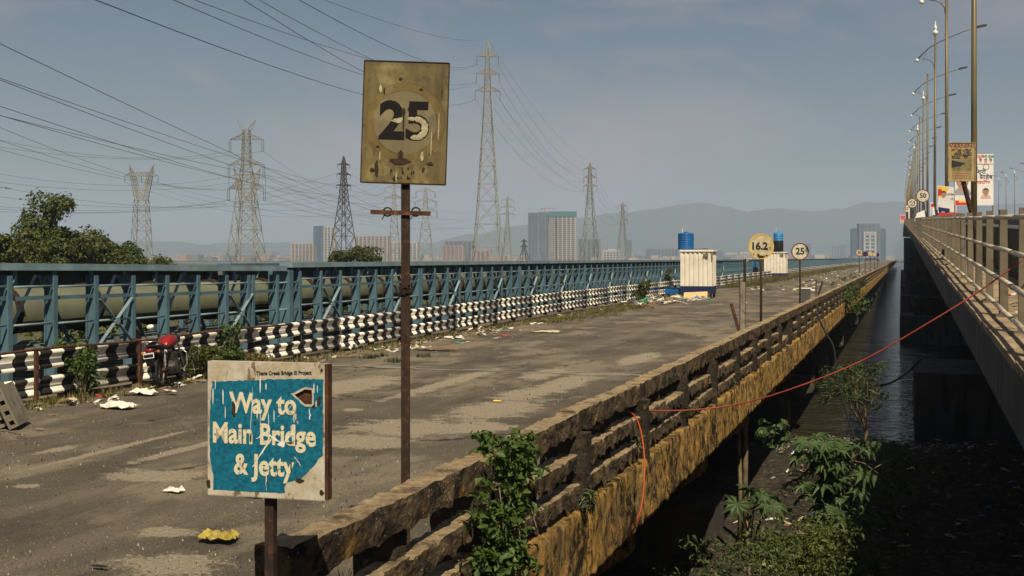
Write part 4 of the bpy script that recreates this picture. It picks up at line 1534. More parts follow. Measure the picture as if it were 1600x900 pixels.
# plain white leaning board, small flags, small posters
Yb = Yof(1.45, 1437)
k = (CT * Yb - ST * 1.45) / FPX
mb = MB()
P4 = [(1428, 345), (1446, 340), (1447, 327), (1433, 333)]
vs = [at(x, y, k * FPX) for x, y in P4]
nrm = Vector((0, .02, 0))
mb.add(vs + [v + nrm for v in vs], [(0, 1, 2, 3), (7, 6, 5, 4), (0, 4, 5, 1), (1, 5, 6, 2), (2, 6, 7, 3), (3, 7, 4, 0)])
tag(mb.build('leaning_board', MT['print_white']), 'plain white board leaning on the railing below the 50 sign', 'board')
for nm, px, py, X, lab in (('flag', 1454, 330, 1.5, 'white and red party flag hanging on the railing right of the 50 sign'), ('flag', 1419.5, 339, 1.5, 'small white flag at the left end of the railing'),):
    Yf = Yof(X, px)
    k = (CT * Yf - ST * X) / FPX
    r = empty(nm, (X, Yf, zr(Yf) + .05))
    hgt = EYE + (HZ - py) * k - (zr(Yf) + .05)
    MB().bar((0, 0, 0), (0, 0, hgt + 14 * k), .025, .025).build('pole', MT['white'], r, False)
    mb = MB()
    n = 8
    vs, fs = [], []
    for i in range(n + 1):
        for j in range(5):
            u, v = j / 4, i / n
            vs.append((u * 7 * k * (.5 + .5 * v) + .01, .05 * math.sin(u * 6 + v * 2), hgt + 14 * k - v * 20 * k))
    fs = [(i * 5 + j, i * 5 + j + 1, (i + 1) * 5 + j + 1, (i + 1) * 5 + j) for i in range(n) for j in range(4)]
    mb.add(vs, fs)
    mb.m = [1 if (f // 4) in (1, 2) and px > 1440 else 0 for f in range(len(fs))]
    mb.build('cloth', [MT['print_white'], MT['print_red']], r, False, True)
    tag(r, lab, 'flag')
Yp = Yof(1.5, 1411)
k = (CT * Yp - ST * 1.5) / FPX
r = empty('poster', at(1411, 348, k * FPX))
MB().box(-4.5 * k, 4.5 * k, 0, .02, -1 * k, 13 * k).build('sheet', MT['print_pink'], r, False)
MB().box(-3.5 * k, 3 * k, -.006, -.003, 5 * k, 11 * k).build('print', MT['print_red'], r, False)
tag(r, 'small pink poster at the far left end of new bridge railing', 'poster')
for i, (px, py) in enumerate(((1566, 331), (1577, 328.5), (1593, 326))):
    p = at(px, py, 150)
    p.x = 18.9
    Yq = Yof(18.9, px)
    r = empty('small_board', (18.9, Yq, zr(Yq) + 1.0))
    MB().box(-.42, .42, 0, .04, .08, .75).build('panel', MT['print_navy'], r, False)
    MB().box(-.3, .3, -.006, -.002, .5, .62).build('stripe', MT['print_red'], r, False)
    MB().box(-.03, .03, .045, .09, 0, .5).build('post', MT['rust_dark'], r, False)
    tag(r, 'small dark blue board on the far barrier of the new bridge', 'board', 'boards on the far barrier')

# litter caught on the ledge


# ================================================================== CABINS ON THE ROAD
def cabin(px0, px1, ybase, ytop, label, tanks, rz=.0, depth=1.6, foot=.26):
    D = EYE * FPX / (ybase - HZ)
    k = D / FPX
    c = at((px0 + px1) / 2, HZ, D)
    w = (px1 - px0) * k / 2
    H = (ybase - ytop) * k
    r = empty('toilet_cabin', (c.x, c.y, 0), rz)
    nb_ = .64
    # corrugated white walls: front, sides, back in one folded shell
    def corr(p, q, n):
        pts = []
        p, q = Vector((*p, 0)), Vector((*q, 0))
        d = (q - p)
        nrm = Vector((d.y, -d.x, 0)).normalized()
        for i in range(n):
            for u, o_ in ((0, 0), (.42, 0), (.52, -.045), (.88, -.045)):
                pts.append(p + d * ((i + u) / n) + nrm * o_)
        return pts
    loop = corr((-w, 0), (w, 0), 7) + corr((w, 0), (w, depth), 6) + corr((w, depth), (-w, depth), 7) + corr((-w, depth), (-w, 0), 6)
    n = len(loop)
    mb = MB()
    mb.add([(p.x, p.y, nb_) for p in loop] + [(p.x, p.y, H - .12) for p in loop], [(i, (i + 1) % n, n + (i + 1) % n, n + i) for i in range(n)])
    mb.build('wall', MT['cab_white'], r, False)
    mb = MB().box(-w - .015, w + .015, -.015, depth + .015, foot, nb_ + .02)
    mb.build('lower_band', MT['navy'], r, False)
    for x in (-w + .1, 0, w - .1):
        for y in (.05, depth - .1): MB().box(x - .06, x + .06, y - .04, y + .06, 0, foot - .001).build('foot', MT['rust_dark'], r, False)
    ro = MB()
    ro.box(-w - .06, w + .06, -.05, depth + .05, H - .13, H - .02)
    rf = ro.build('roof', MT['cab_white'], r, False)
    bevel(rf, .02, 1)
    MB().bar((-w * .1, .2, H + .02), (w * .55, .5, H + .05), .5, .03).build('roof_sheet', MT['rust_dark'], rf, False)
    MB().bar((w * .5, .1, H + .01), (w * 1.02, .1, H - .01), .12, .04).build('roof_trim', MT['pale_concrete'], rf, False)
    MB().box(w * .45, w * .75, -.09, -.03, H - .38, H - .22).build('lamp_box', MT['pale_concrete'], r, False)
    MB().bar((w * .98, -.03, H - .15), (w * 1.0, -.03, H - .55), .05, .05).build('drain_pipe', MT['pale_concrete'], r, False)
    return tag(r, label, 'cabin'), w, H, c


def tank(loc, rad, h, m, label, lower=None):
    r = empty('water_tank', loc)
    prof = [(rad * .98, 0)]
    nrb = 7
    for i in range(nrb):
        z0, z1 = h * .9 * i / nrb, h * .9 * (i + 1) / nrb
        prof += [(rad, z0 + .01), (rad, z1 - .02), (rad * .975, z1 - .008)]
    prof += [(rad * 1.02, h * .90), (rad * 1.02, h * .93), (rad * .95, h * .95), (rad * .5, h), (rad * .28, h * 1.01), (rad * .28, h * 1.05), (0, h * 1.055)]
    b = MB().lathe(prof, 28).build('body', m, r, False, True)
    if lower:
        MB().lathe([(rad * 1.03, -.02), (rad * 1.05, .02), (rad * 1.05, h * .55), (rad * 1.03, h * .58)], 28).build('lower_body', lower, r, False, True)
    MB().tube([(-rad * .45, 0, h * .93), (-rad * .45, 0, h * 1.22), (-rad * .35, 0, h * 1.24)], .02, 6).build('pipe', MT['white'], r, False)
    return tag(r, label, 'water tank')


r1, w1, H1, c1 = cabin(1063, 1113, 466, 390, 'white corrugated toilet cabin with navy base, nearer of two', None, rz=.03)
tank((c1.x - w1 + .22, c1.y + .46, H1 + .005), .435, .93, MT['tank_blue'], 'blue plastic water tank on the nearer cabin roof')
r2, w2_, H2, c2_ = cabin(1194, 1228, 437, 393.5, 'white corrugated toilet cabin farther away behind the 16.2 sign', None, rz=.03, depth=2.2)
tank((c2_.x + .25, c2_.y + .75, H2 - .015), .48, 2.0, MT['tank_light'], 'light blue tank with black lower half on the farther cabin', MT['tank_black'])
tank((c2_.x - 1.05, c2_.y + 2.9, 2.3), .42, 1.15, MT['tank_light'], 'light blue water tank half hidden behind the 16.2 sign')
MB_ = MB()
r = empty('tank_stand', (c2_.x - 1.05, c2_.y + 2.9, 0))
for sx in (-.4, .4):
    for sy in (-.4, .4): MB().box(sx - .04, sx + .04, sy - .04, sy + .04, 0, 2.24).build('leg', MT['rust_dark'], r, False)
MB().box(-.5, .5, -.5, .5, 2.24, 2.298).build('platform', MT['rust_dark'], r, False)
tag(r, 'dark steel stand carrying the rear blue tank', 'tank stand')
# low blue steps beside each cabin
for (c_, w_, dx, lab, L) in ((c1, w1, -1, 'low blue step platform left of the nearer cabin', 1.85), (c2_, w2_, -1, 'low navy step platform left of the farther cabin', 2.3)):
    r = empty('step_platform', (c_.x - w_ - L / 2 - .08, c_.y + .25, 0))
    MB().box(-L / 2, L / 2, 0, 1.0, .22, .52).build('fascia', MT['navy'] if L > 2 else MT['tank_blue'], r, False)
    MB().box(-L / 2 - .02, L / 2 - .02, -.02, 1.0, .522, .56).build('tread', MT['navy'], r, False)
    for q in range(7): MB().box(-L / 2 + .05 + q * (L - .2) / 6, -L / 2 + .13 + q * (L - .2) / 6, .05, .15, 0, .22).build('foot', MT['grey_concrete'], r, False)
    tag(r, lab, 'platform')
# generator-like unit and plank between the cabins
p = gnd(1172, 437)
r = empty('generator', (p.x, p.y + 1, 0))
MB().box(-.55, .55, 0, 1.0, .5, 1.25).build('housing', MT['tank_black'], r, False)
MB().box(-.45, .40, -.02, .9, 1.252, 1.75).build('tank', MT['tank_blue'], r, False)
MB().box(-.5, .1, .1, .8, 1.752, 2.2).build('box', MT['sign_cream'], r, False)
for x in (-.5, .5):
    for y in (.05, .9): MB().box(x - .04, x + .04, y - .04, y + .04, 0, .5).build('leg', MT['rust_dark'], r, False)
tag(r, 'dark generator unit with blue tank between the two cabins', 'generator')
p = gnd(1206, 432)
tag(MB().box(-1.2, 1.2, -.12, .12, 0, .06).build('plank', MT['cab_white'], None, loc=(p.x - .5, p.y - 4.5, .03), rot=(0, R(-6), .1)), 'pale plank lying before the farther cabin', 'plank')


# ------------------------------------------------------------------ crumpled things
def scrap_mesh(seed, sx=1.0, sy=.6, n=6, h=.16):
    rr = random.Random(seed)
    vs, fs = [], []
    for j in range(n + 1):
        for i in range(n + 1):
            u, v = i / n - .5, j / n - .5
            q = mnoise.noise_vector(Vector((u * 3 + seed * 3.1, v * 3, seed)))
            z = abs(mnoise.noise(Vector((u * 4 + seed, v * 4, seed * 1.7)))) * h * 1.6 + abs(mnoise.noise(Vector((u * 9, v * 9, seed)))) * h * .7
            vs.append((sx * (u + .22 * q.x), sy * (v + .22 * q.y), z * (1.1 - 1.2 * max(abs(u), abs(v)))))
    for j in range(n):
        for i in range(n):
            a = j * (n + 1) + i
            fs += [(a, a + 1, a + n + 2), (a, a + n + 2, a + n + 1)]
    return vs, fs


def scrap(name, px, py, w, m, label, cat, seed, sy=.6, h=.2, rz=0.0, z=0.0):
    p = gnd(px, py, z)
    vs, fs = scrap_mesh(seed, 1, sy, 7, h)
    mb = MB().add([(x * w, y * w, zz * w + .022) for x, y, zz in vs], fs)
    return tag(mb.build(name, m, None, loc=(p.x, p.y, z), rot=(0, 0, rz)), label, cat)


MT['bag_yellow'] = mat('bag_yellow', (.36, .27, .04), .5, c2=(.22, .16, .03), scale=16)
scrap('plastic_bag', 343, 846, .27, MT['bag_yellow'], 'crumpled yellow plastic bag on the road', 'bag', 4, .8, .35)
scrap('paper_scrap', 272, 771, .17, LIT[0], 'small white paper scrap alone on the road', 'litter', 7, .6, .3)
scrap('plastic_sheet', 186, 639, .55, LIT[0], 'flat white plastic sheet before the striped guardrail', 'litter', 9, .5, .22)
scrap('plastic_sheet', 222, 618, .45, LIT[0], 'white torn plastic left of the motorcycle', 'litter', 12, .5, .25)
scrap('wrapper', 397, 779, .15, LIT[5], 'bright green wrapper below the direction sign', 'wrapper', 15, .4, .2)
scrap('wrapper', 777, 629, .12, MT['print_yellow'], 'tiny yellow wrapper in the middle of road', 'wrapper', 17, .4, .2)
scrap('leaf_scrap', 154, 890, .13, MT['black_pl'], 'small black scrap at bottom left of the road', 'litter', 18, .3, .1)
scrap('cloth_rag', 531, 547, .75, LIT[0], 'white cloth bundle by the guardrail behind the direction sign', 'rag', 22, .45, .35)
scrap('cloth_rag', 682, 548, .95, LIT[3], 'brown patterned rag on the road right of the tall post', 'rag', 25, .35, .10)
scrap('paper_scrap', 710, 529, .5, LIT[0], 'pale paper scrap on road past the tall post', 'litter', 27, .5, .12)
scrap('plastic_sheet', 855, 520, .8, LIT[1], 'cream flattened scrap in the middle distance of the road', 'litter', 28, .4, .06)
scrap('tarpaulin', 1130, 442, 2.4, LIT[2], 'blue crumpled tarpaulin beside the nearer cabin', 'tarpaulin', 31, .4, .16)
scrap('paper_scrap', 62, 673, .12, LIT[4], 'small grey scrap near the concrete blocks', 'litter', 33, .4, .1)
scrap('black_bag', 1201, 454, .55, MT['black_pl'], 'small black bag lying on the road past the 16.2 sign', 'bag', 35, .5, .3)
p = gnd(1087, 467.5)
tag(MB().box(-.62, .62, -.02, .02, 0, .55).build('cardboard_sheet', mat('cardboard', (.62, .43, .20), .8, c2=(.54, .36, .16), scale=3), None, loc=(p.x + .05, p.y - .35, .03), rot=(R(-52), R(-3), .1)), 'tan cardboard sheet leaning before the nearer cabin', 'cardboard')


def litter(name, label, pts, sizes, mats, weights, parent=None, seed=3, zoff=.02):
    rr = random.Random(seed)
    mb = MB()
    base = [scrap_mesh(s, 1, .6, 3, .3) for s in range(9)]
    for (x, y, z) in pts:
        vs, fs = base[rr.randrange(9)]
        s = rr.uniform(*sizes)
        a = rr.uniform(0, 6.28)
        e = rr.uniform(.3, 1)
        ca, sa = math.cos(a), math.sin(a)
        tl = rr.uniform(-.35, .35)
        mb.add([(x + s * (vx * ca - vy * sa * e), y + s * (vx * sa + vy * e * ca), z + zoff + s * (vz + tl * (vx + .5))) for vx, vy, vz in vs], fs, rr.choices(range(len(mats)), weights)[0])
    return tag(mb.build(name, mats, parent), label, None, None, 'stuff')


# along the guardrail
pts = []
for q in range(330):
    y = 12 + 52 * rnd.random() ** 1.5
    pts.append((GX + .15 + abs(rnd.gauss(0, .42)) + rnd.uniform(0, .5), y, 0))
for q in range(90):
    y = rnd.uniform(25, 33)
    pts.append((GX + .3 + abs(rnd.gauss(0, .8)), y, 0))
litter('litter', 'scraps of paper and dry debris along the striped guardrail', pts, (.05, .26), LIT, (5, 6, .3, 9, 3, .1, .2), seed=6)
# heap before the cabin
pts = []
for q in range(280):
    px, py = rnd.gauss(1012, 34), 468 + abs(rnd.gauss(0, 5))
    g = gnd(px, py)
    pts.append((g.x, g.y, rnd.random() * .12))
for q in range(60):
    g = gnd(rnd.uniform(1060, 1110), rnd.uniform(464, 471))
    pts.append((g.x, g.y, .02))
litter('rubbish_heap', 'spread heap of coloured rubbish left of the nearer cabin', pts, (.15, .5), LIT, (5, 5, 1.3, 6, 5, .5, .2), seed=8, zoff=.02)
pts = []
for q in range(330):
    y = 75 + 170 * rnd.random()
    pts.append((rnd.uniform(-9, -2.9) + (0 if rnd.random() < .7 else -2), y, 0))
litter('litter', 'rubbish scattered over the far end of the old road', pts, (.08, .5), LIT, (5, 4, .4, 5, 5, .5, .2), seed=10)
# on the mud bank
pts = []
for q in range(1500):
    x, y = rnd.uniform(-3.2, 9), rnd.uniform(6, 47)
    pts.append((x, y, bank_h(x, y)))
for q in range(700):
    x, y = rnd.gauss(-.9, 1.3), rnd.gauss(39, 3.2)
    if y < 47: pts.append((x, y, bank_h(x, y) + rnd.random() * .2))
litter('bank_litter', 'rubbish strewn over the dark mud bank between the bridges', pts, (.05, .24), LIT, (3, 4, .8, 9, 7, .3, .4), seed=12)
pts = []
for q in range(130):
    y = 5 + 70 * rnd.random() ** 1.6
    pts.append((rnd.uniform(.95, 1.9), y, zr(y) + .045))
litter('ledge_litter', 'small litter caught on the ledge under the new railing', pts, (.05, .22), LIT, (6, 3, 1, 4, 3, .1, 1), seed=13)


# ------------------------------------------------------------------ hollow concrete blocks at the left edge
def hollow_slab(L, H_, T, cells):
    mb = MB()
    s = .03
    mb.box(-T / 2, -T / 2 + s, 0, L, 0, H_)
    mb.box(T / 2 - s, T / 2, 0, L, 0, H_)
    pitch = H_ / cells
    for i in range(cells + 1):
        zc = i * pitch
        a, b = max(0, zc - pitch * .30), min(H_, zc + pitch * .30)
        mb.box(-T / 2 + s, T / 2 - s, .001, L - .001, a, b)
    return mb


hs_me = hollow_slab(.62, .56, .125, 4).mesh('concrete_block', MT['pale_concrete'])
gb = gnd(38, 674)
for i, (lab, dx, dy, lean) in enumerate((('upright hollow concrete block with four holes, frontmost of leaning row', 0, 0, -.42), ('second leaning concrete block behind the frontmost one', -.24, .04, -.43), ('leaning concrete block at the left picture edge', -.48, -.02, -.46), ('concrete block cut by the left picture edge, lowest', -.73, .02, -.52))):
    o = link('concrete_block', hs_me, None, loc=(gb.x - .16 + dx * .8, gb.y + dy, .035), rot=(0, lean, R(28)))
    tag(o, lab, 'concrete block', 'leaning concrete blocks')


# ------------------------------------------------------------------ motorcycle
def motorcycle():
    r = empty('motorcycle')
    K = dict(parent=r, keep=False)

    def wheel(y, rad, w):
        m = MB()
        n = 28
        vs, fs = [], []
        sec = [(-w * .5, rad - .075), (-w * .5, rad - .03), (-w * .28, rad - .004), (0, rad), (w * .28, rad - .004), (w * .5, rad - .03), (w * .5, rad - .075)]
        for i in range(n):
            a = 2 * math.pi * i / n
            vs += [(x, q * math.cos(a), q * math.sin(a)) for x, q in sec]
        ks = len(sec)
        for i in range(n):
            j = (i + 1) % n
            for q in range(ks): fs.append((i * ks + q, i * ks + (q + 1) % ks, j * ks + (q + 1) % ks, j * ks + q))
        m.add(vs, fs)
        root = empty('wheel', (0, y, rad))
        par(root, r, False)
        fix_normals(m.build('tyre', MT['tyre'], root, False, True))
        h = MB()
        h.tube([(-w * .42, 0, 0), (w * .42, 0, 0)], .055, 14)
        for i in range(6):
            a = math.pi * i / 3
            h.bar((0, .04 * math.cos(a), .04 * math.sin(a)), (0, (rad - .08) * math.cos(a), (rad - .08) * math.sin(a)), .03, .04)
        n = 28
        h.tube([(-w * .32, 0, 0), (-w * .30, 0, 0)], rad - .16, 20)
        h.build('rim', MT['alloy'], root, False)
        g = MB()
        vs, fs = [], []
        for i in range(n):
            a = 2 * math.pi * i / n
            for x, q in ((-w * .35, rad - .09), (w * .35, rad - .09), (w * .35, rad - .066), (-w * .35, rad - .066)): vs.append((x, q * math.cos(a), q * math.sin(a)))
        for i in range(n):
            j = (i + 1) % n
            for q in range(4): fs.append((i * 4 + q, i * 4 + (q + 1) % 4, j * 4 + (q + 1) % 4, j * 4 + q))
        g.add(vs, fs)
        g.build('rim', MT['alloy'], root, False, True)
    wheel(0, .30, .105)
    wheel(1.27, .30, .09)
    # frame, swingarm, forks
    m = MB()
    m.tube([(0, 1.02, .82), (0, .98, .60), (0, .85, .30), (0, .45, .27), (0, .30, .45)], .022, 8)
    m.tube([(0, 1.02, .84), (0, .6, .74), (0, .25, .72), (0, -.15, .80)], .022, 8)
    m.tube([(0, .30, .45), (0, .2, .72)], .02, 8)
    m.build('frame', MT['black_pl'], **K)
    m = MB()
    for s in (-1, 1): m.bar((s * .09, 0, .30), (s * .09, .42, .33), .03, .045)
    m.build('swingarm', MT['black_pl'], **K)
    for s in (-1, 1):
        m = MB()
        m.tube([(s * .105, 0.06, .34), (s * .105, .16, .68)], .018, 8)
        m.tube([(s * .105, 0.08, .40), (s * .105, .14, .60)], .032, 8)
        m.build('shock_absorber', MT['alloy'], **K)
        m = MB()
        m.tube([(s * .075, 1.27, .30), (s * .075, 1.10, .72), (s * .075, 1.03, .90)], [.024, .020, .018], 8)
        m.build('fork', MT['alloy'], **K)
    # engine
    m = MB()
    m.box(-.12, .12, .50, .82, .26, .46)
    m.box(-.09, .09, .66, .84, .46, .62)
    for q in range(5): m.box(-.105, .105, .645, .86, .475 + q * .03, .487 + q * .03)
    m.tube([(-.15, .58, .34), (.16, .58, .34)], .10, 14)
    e = m.build('engine', MT['alloy'], **K)
    # tank: lofted
    def loft(secs, name, mt, n=14):
        vs, fs = [], []
        for (y, zc, hw, hz, p) in secs:
            for i in range(n):
                a = 2 * math.pi * i / n
                c_, s_ = math.cos(a), math.sin(a)
                vs.append((hw * math.copysign(abs(c_) ** p, c_), y, zc + hz * math.copysign(abs(s_) ** p, s_)))
        for j in range(len(secs) - 1):
            for i in range(n):
                k2 = (i + 1) % n
                fs.append((j * n + i, j * n + k2, (j + 1) * n + k2, (j + 1) * n + i))
        fs += [tuple(range(n - 1, -1, -1)), tuple((len(secs) - 1) * n + i for i in range(n))]
        return fix_normals(MB().add(vs, fs).build(name, mt, smooth=True, **K))
    loft([(.42, .74, .07, .04, .8), (.48, .78, .11, .08, .8), (.60, .82, .145, .11, .75), (.78, .84, .155, .12, .7), (.92, .83, .135, .10, .75), (1.0, .82, .07, .05, .8)], 'fuel_tank', MT['red_paint'])
    loft([(-.34, .80, .06, .02, .8), (-.22, .79, .11, .04, .7), (.0, .77, .135, .05, .7), (.25, .74, .125, .05, .7), (.46, .74, .09, .05, .8)], 'seat', MT['black_pl'])
    loft([(-.40, .74, .05, .03, .8), (-.30, .72, .09, .06, .7), (-.05, .67, .115, .08, .7), (.25, .62, .11, .08, .7), (.40, .60, .08, .06, .8)], 'side_panel', MT['black_pl'])
    loft([(-.43, .735, .055, .03, .7), (-.40, .735, .075, .045, .7), (-.36, .735, .08, .05, .7)], 'tail_light', MT['tail_red'])
    m = MB()
    m.tube([(-.13, .08, .80), (-.145, -.15, .86), (-.13, -.36, .90), (-.08, -.42, .90), (.08, -.42, .90), (.13, -.36, .90), (.145, -.15, .86), (.13, .08, .80)], .013, 8)
    m.build('grab_rail', MT['chrome'], smooth=True, **K)
    # rear mudguard, plate
    m = MB()
    m.prism([(-.07, .0), (.07, .0), (.09, .22), (-.09, .22)], -.012, .012, 'y')
    m.build('rear_mudguard', MT['black_pl'], loc=(0, -.40, .45), rot=(R(14), 0, 0), **K)
    m = MB().box(-.10, .10, -.006, 0, -.05, .05)
    npl = m.build('number_plate', MT['print_white'], loc=(0, -.44, .645), rot=(R(-8), 0, 0), **K)
    m = MB()
    for z in (.012, -.034):
        x = -.085
        for q in range(6):
            m.box(x, x + .018, -.0075, -.0062, z, z + .024)
            x += .029
    m.build('plate_characters', MT['print_black'], npl, False)
    for s in (-1, 1):
        m = MB()
        m.tube([(s * .06, -.30, .70), (s * .13, -.33, .70)], .008, 6)
        m.lathe([(0, -.03), (.022, -.02), (.028, 0), (.022, .02), (0, .03)], 10, (s * .155, -.33, .70))
        m.build('indicator', MT['orange'], **K)
    # exhaust on the right
    m = MB()
    m.tube([(.10, .80, .50), (.13, .92, .36), (.14, .80, .22), (.15, .50, .22), (.155, .30, .24)], .02, 8)
    m.tube([(.155, .32, .24), (.165, .22, .26), (.175, -.12, .33), (.175, -.20, .345)], [.03, .05, .052, .04], 12)
    ex = m.build('exhaust', MT['black_pl'], smooth=True, **K)
    MB().tube([(.175, -.20, .345), (.176, -.23, .351)], .034, 12).build('tail_pipe', MT['rust'], ex, False)
    # front
    m = MB()
    n = 10
    vs, fs = [], []
    for i in range(n + 1):
        a = R(30 + 120 * i / n)
        for x in (-.065, .065): vs.append((x, 1.27 + .335 * math.cos(a), .30 + .335 * math.sin(a)))
        vs.append((0, 1.27 + .35 * math.cos(a), .30 + .35 * math.sin(a)))
    for i in range(n):
        a = i * 3
        fs += [(a, a + 2, a + 5, a + 3), (a + 2, a + 1, a + 4, a + 5)]
    m.add(vs, fs)
    m.build('front_mudguard', MT['black_pl'], smooth=True, **K)
    m = MB()
    m.lathe([(0, -.05), (.07, -.03), (.095, .02), (.10, .06), (.0, .075)], 16)
    m.build('headlight', MT['black_pl'], smooth=True, loc=(0, 1.16, .86), rot=(R(-90), 0, 0), **K)
    m = MB()
    m.tube([(-.36, .86, 1.0), (-.26, .90, 1.01), (-.10, 1.0, .97), (.10, 1.0, .97), (.26, .90, 1.01), (.36, .86, 1.0)], .012, 8)
    hb = m.build('handlebar', MT['black_pl'], smooth=True, **K)
    for s in (-1, 1):
        MB().tube([(s * .27, .898, 1.01), (s * .37, .855, 1.0)], .019, 8).build('grip', MT['black_pl'], hb, False, True)
        m = MB()
        m.tube([(s * .24, .93, 1.01), (s * .30, .97, 1.10), (s * .37, .97, 1.155)], .006, 6)
        m.build('mirror_stem', MT['black_pl'], **K)
        m = MB()
        m.lathe([(0, .03), (.05, .022), (.068, 0), (.06, -.006), (0, -.007)], 14)
        m.build('mirror', MT['lamp_white'] if s < 0 else MT['black_pl'], smooth=True, loc=(s * .39, .96, 1.165), rot=(R(62), 0, s * .2), scale=(1.25, .8, 1), **K)
        m = MB()
        m.tube([(s * .05, .95, .96), (s * .05, .95, .99)], .045, 14)
        m.build('gauge', MT['alloy'], **K)
    m = MB()
    m.tube([(.02, .93, .55), (.22, .93, .62), (.27, .94, .56), (.27, .90, .34), (.22, .86, .26), (.02, .84, .26)], .013, 8)
    m.tube([(-.02, .93, .55), (-.22, .93, .62), (-.27, .94, .56), (-.27, .90, .34), (-.22, .86, .26), (-.02, .84, .26)], .013, 8)
    m.build('crash_guard', MT['chrome'], smooth=True, **K)
    for s in (-1, 1):
        MB().tube([(s * .10, .42, .30), (s * .24, .42, .30)], .014, 8).build('foot_peg', MT['black_pl'], **K)
    MB().tube([(-.10, .45, .28), (-.30, .38, .015)], .011, 8).build('side_stand', MT['black_pl'], **K)
    return r


mc = motorcycle()
g = gnd(252, 607)
mc.location = (g.x, g.y, .02)
mc.rotation_euler = (0, R(-8), R(17))
mc.scale = (.88, .88, .88)
tag(mc, 'red and black motorcycle parked by the striped guardrail', 'motorcycle')

# ------------------------------------------------------------------ posts standing behind the parapet
for (px, ytop, X, w, m, lean, lab, nm) in ((1160, 440, -3.02, .10, MT['pale_concrete'], 0, 'pale grey concrete post left of the 16.2 sign', 'concrete_post'), (1163.5, 404, -3.06, .045, MT['rust_dark'], 0, 'thin dark upright rusty bar left of the 16.2 sign', 'steel_bar'), (1170, 470, -2.98, .06, MT['rust'], -.28, 'short leaning rusty angle beside the concrete post', 'steel_angle'), (1266, 436, -3.02, .05, MT['rust_dark'], .30, 'leaning dark bar right of the round 25 sign', 'steel_bar'), (1275, 437, -3.0, .035, MT['rust_dark'], 0, 'thin short upright bar right of the leaning bar', 'steel_bar')):
    Y = Yof(X, px)
    k = (CT * Y - ST * X) / FPX
    h = EYE + (HZ - ytop) * k
    mb = MB().box(-w / 2, w / 2, -w / 2, w / 2, 0, h)
    o = mb.build(nm, m, None, loc=(X, Y, -.01), rot=(0, lean, .3))
    tag(o, lab, 'post')
Y = Yof(-3.02, 1261)
r = empty('equipment_box', (-3.06, Y, 0))
k = (CT * Y + ST * 3.0) / FPX
MB().box(-.14, .14, -.1, .1, .62, 1.15).build('box', MT['grey_concrete'], r, False)
MB().box(-.2, .2, -.12, .12, 1.152, 1.19).build('lid', MT['cab_white'], r, False)
MB().box(-.2, .2, -.12, .12, .58, .618).build('shelf', MT['cab_white'], r, False)
MB().box(-.03, .03, -.03, .03, 0, .58).build('post', MT['rust_dark'], r, False)
tag(r, 'small grey box with white lid right of the 25 sign', 'box')

# ------------------------------------------------------------------ cables between the bridges
MT['cable_red'] = mat('cable_red', (.26, .042, .022), .5, c2=(.18, .03, .02), scale=6)
MT['cable_orange'] = mat('cable_orange', (.42, .065, .018), .5)


def smooth_path(P, n=8):
    P = [Vector(p) for p in P]
    out = []
    for i in range(len(P) - 1):
        a, b, c, d = P[max(i - 1, 0)], P[i], P[i + 1], P[min(i + 2, len(P) - 1)]
        for q in range(n):
            t_ = q / n
            out.append(.5 * ((2 * b) + (-a + c) * t_ + (2 * a - 5 * b + 4 * c - d) * t_ ** 2 + (-a + 3 * b - 3 * c + d) * t_ ** 3))
    out.append(P[-1])
    return out


pth = smooth_path([at(1660, 366, 11.2), at(1600, 405, 11.0), at(1530, 455, 11.1), at(1450, 505, 11.2), at(1350, 562, 11.4), at(1250, 603, 11.5), at(1165, 629, 11.7), at(1090, 640, 11.75), at(1013, 642, 11.80), at(985, 641, 11.95)])
tag(MB().tube(pth, .008, 8).build('cable', MT['cable_red'], smooth=True), 'long red cable slung between the old parapet and the new bridge', 'cable')
pth = smooth_path([at(975, 641, 11.7), at(990, 648, 11.2), at(1001, 672, 10.9), at(1007, 720, 10.6), at(1004, 780, 10.4), at(994, 818, 10.35), at(984, 838, 10.6), at(972, 852, 11.0)])
tag(MB().tube(pth, .007, 8).build('cable', MT['cable_orange'], smooth=True), 'orange cable looping down over the ochre edge beam', 'cable')
pth = smooth_path([at(1275, 488, 22), at(1290, 520, 22), at(1303, 545, 22), at(1310, 600, 22), at(1340, 700, 22)])
tag(MB().tube(pth, .018, 6).build('cable', MT['wire'], smooth=True), 'thin black cable hanging below the parapet bush', 'cable')
pth = smooth_path([at(1330, 590, 40), at(1375, 602, 40), at(1410, 588, 41), at(1440, 560, 42)])
tag(MB().tube(pth, .035, 6).build('cable', MT['wire'], smooth=True), 'black cable sagging over the water to the pile cap', 'cable')
for q, (px, y0, y1, D, rr_) in enumerate(((1160, 560, 790, 22.5, .055), (1152, 640, 800, 21.8, .04), (1290, 505, 545, 36, .035))):
    a, b = at(px, y0, D), at(px + 3, y1, D)
    b.z = min(b.z, bank_h(b.x, b.y)) if q < 2 else b.z
    if q == 2: continue
    tag(MB().tube([a, (a + b) / 2 + Vector((.04, 0, 0)), b], rr_, 8).build('timber_pole', MT['stem'], smooth=True), ('bare brown pole standing under the old bridge edge', 'thinner bare pole beside the brown pole under the edge')[q], 'pole')


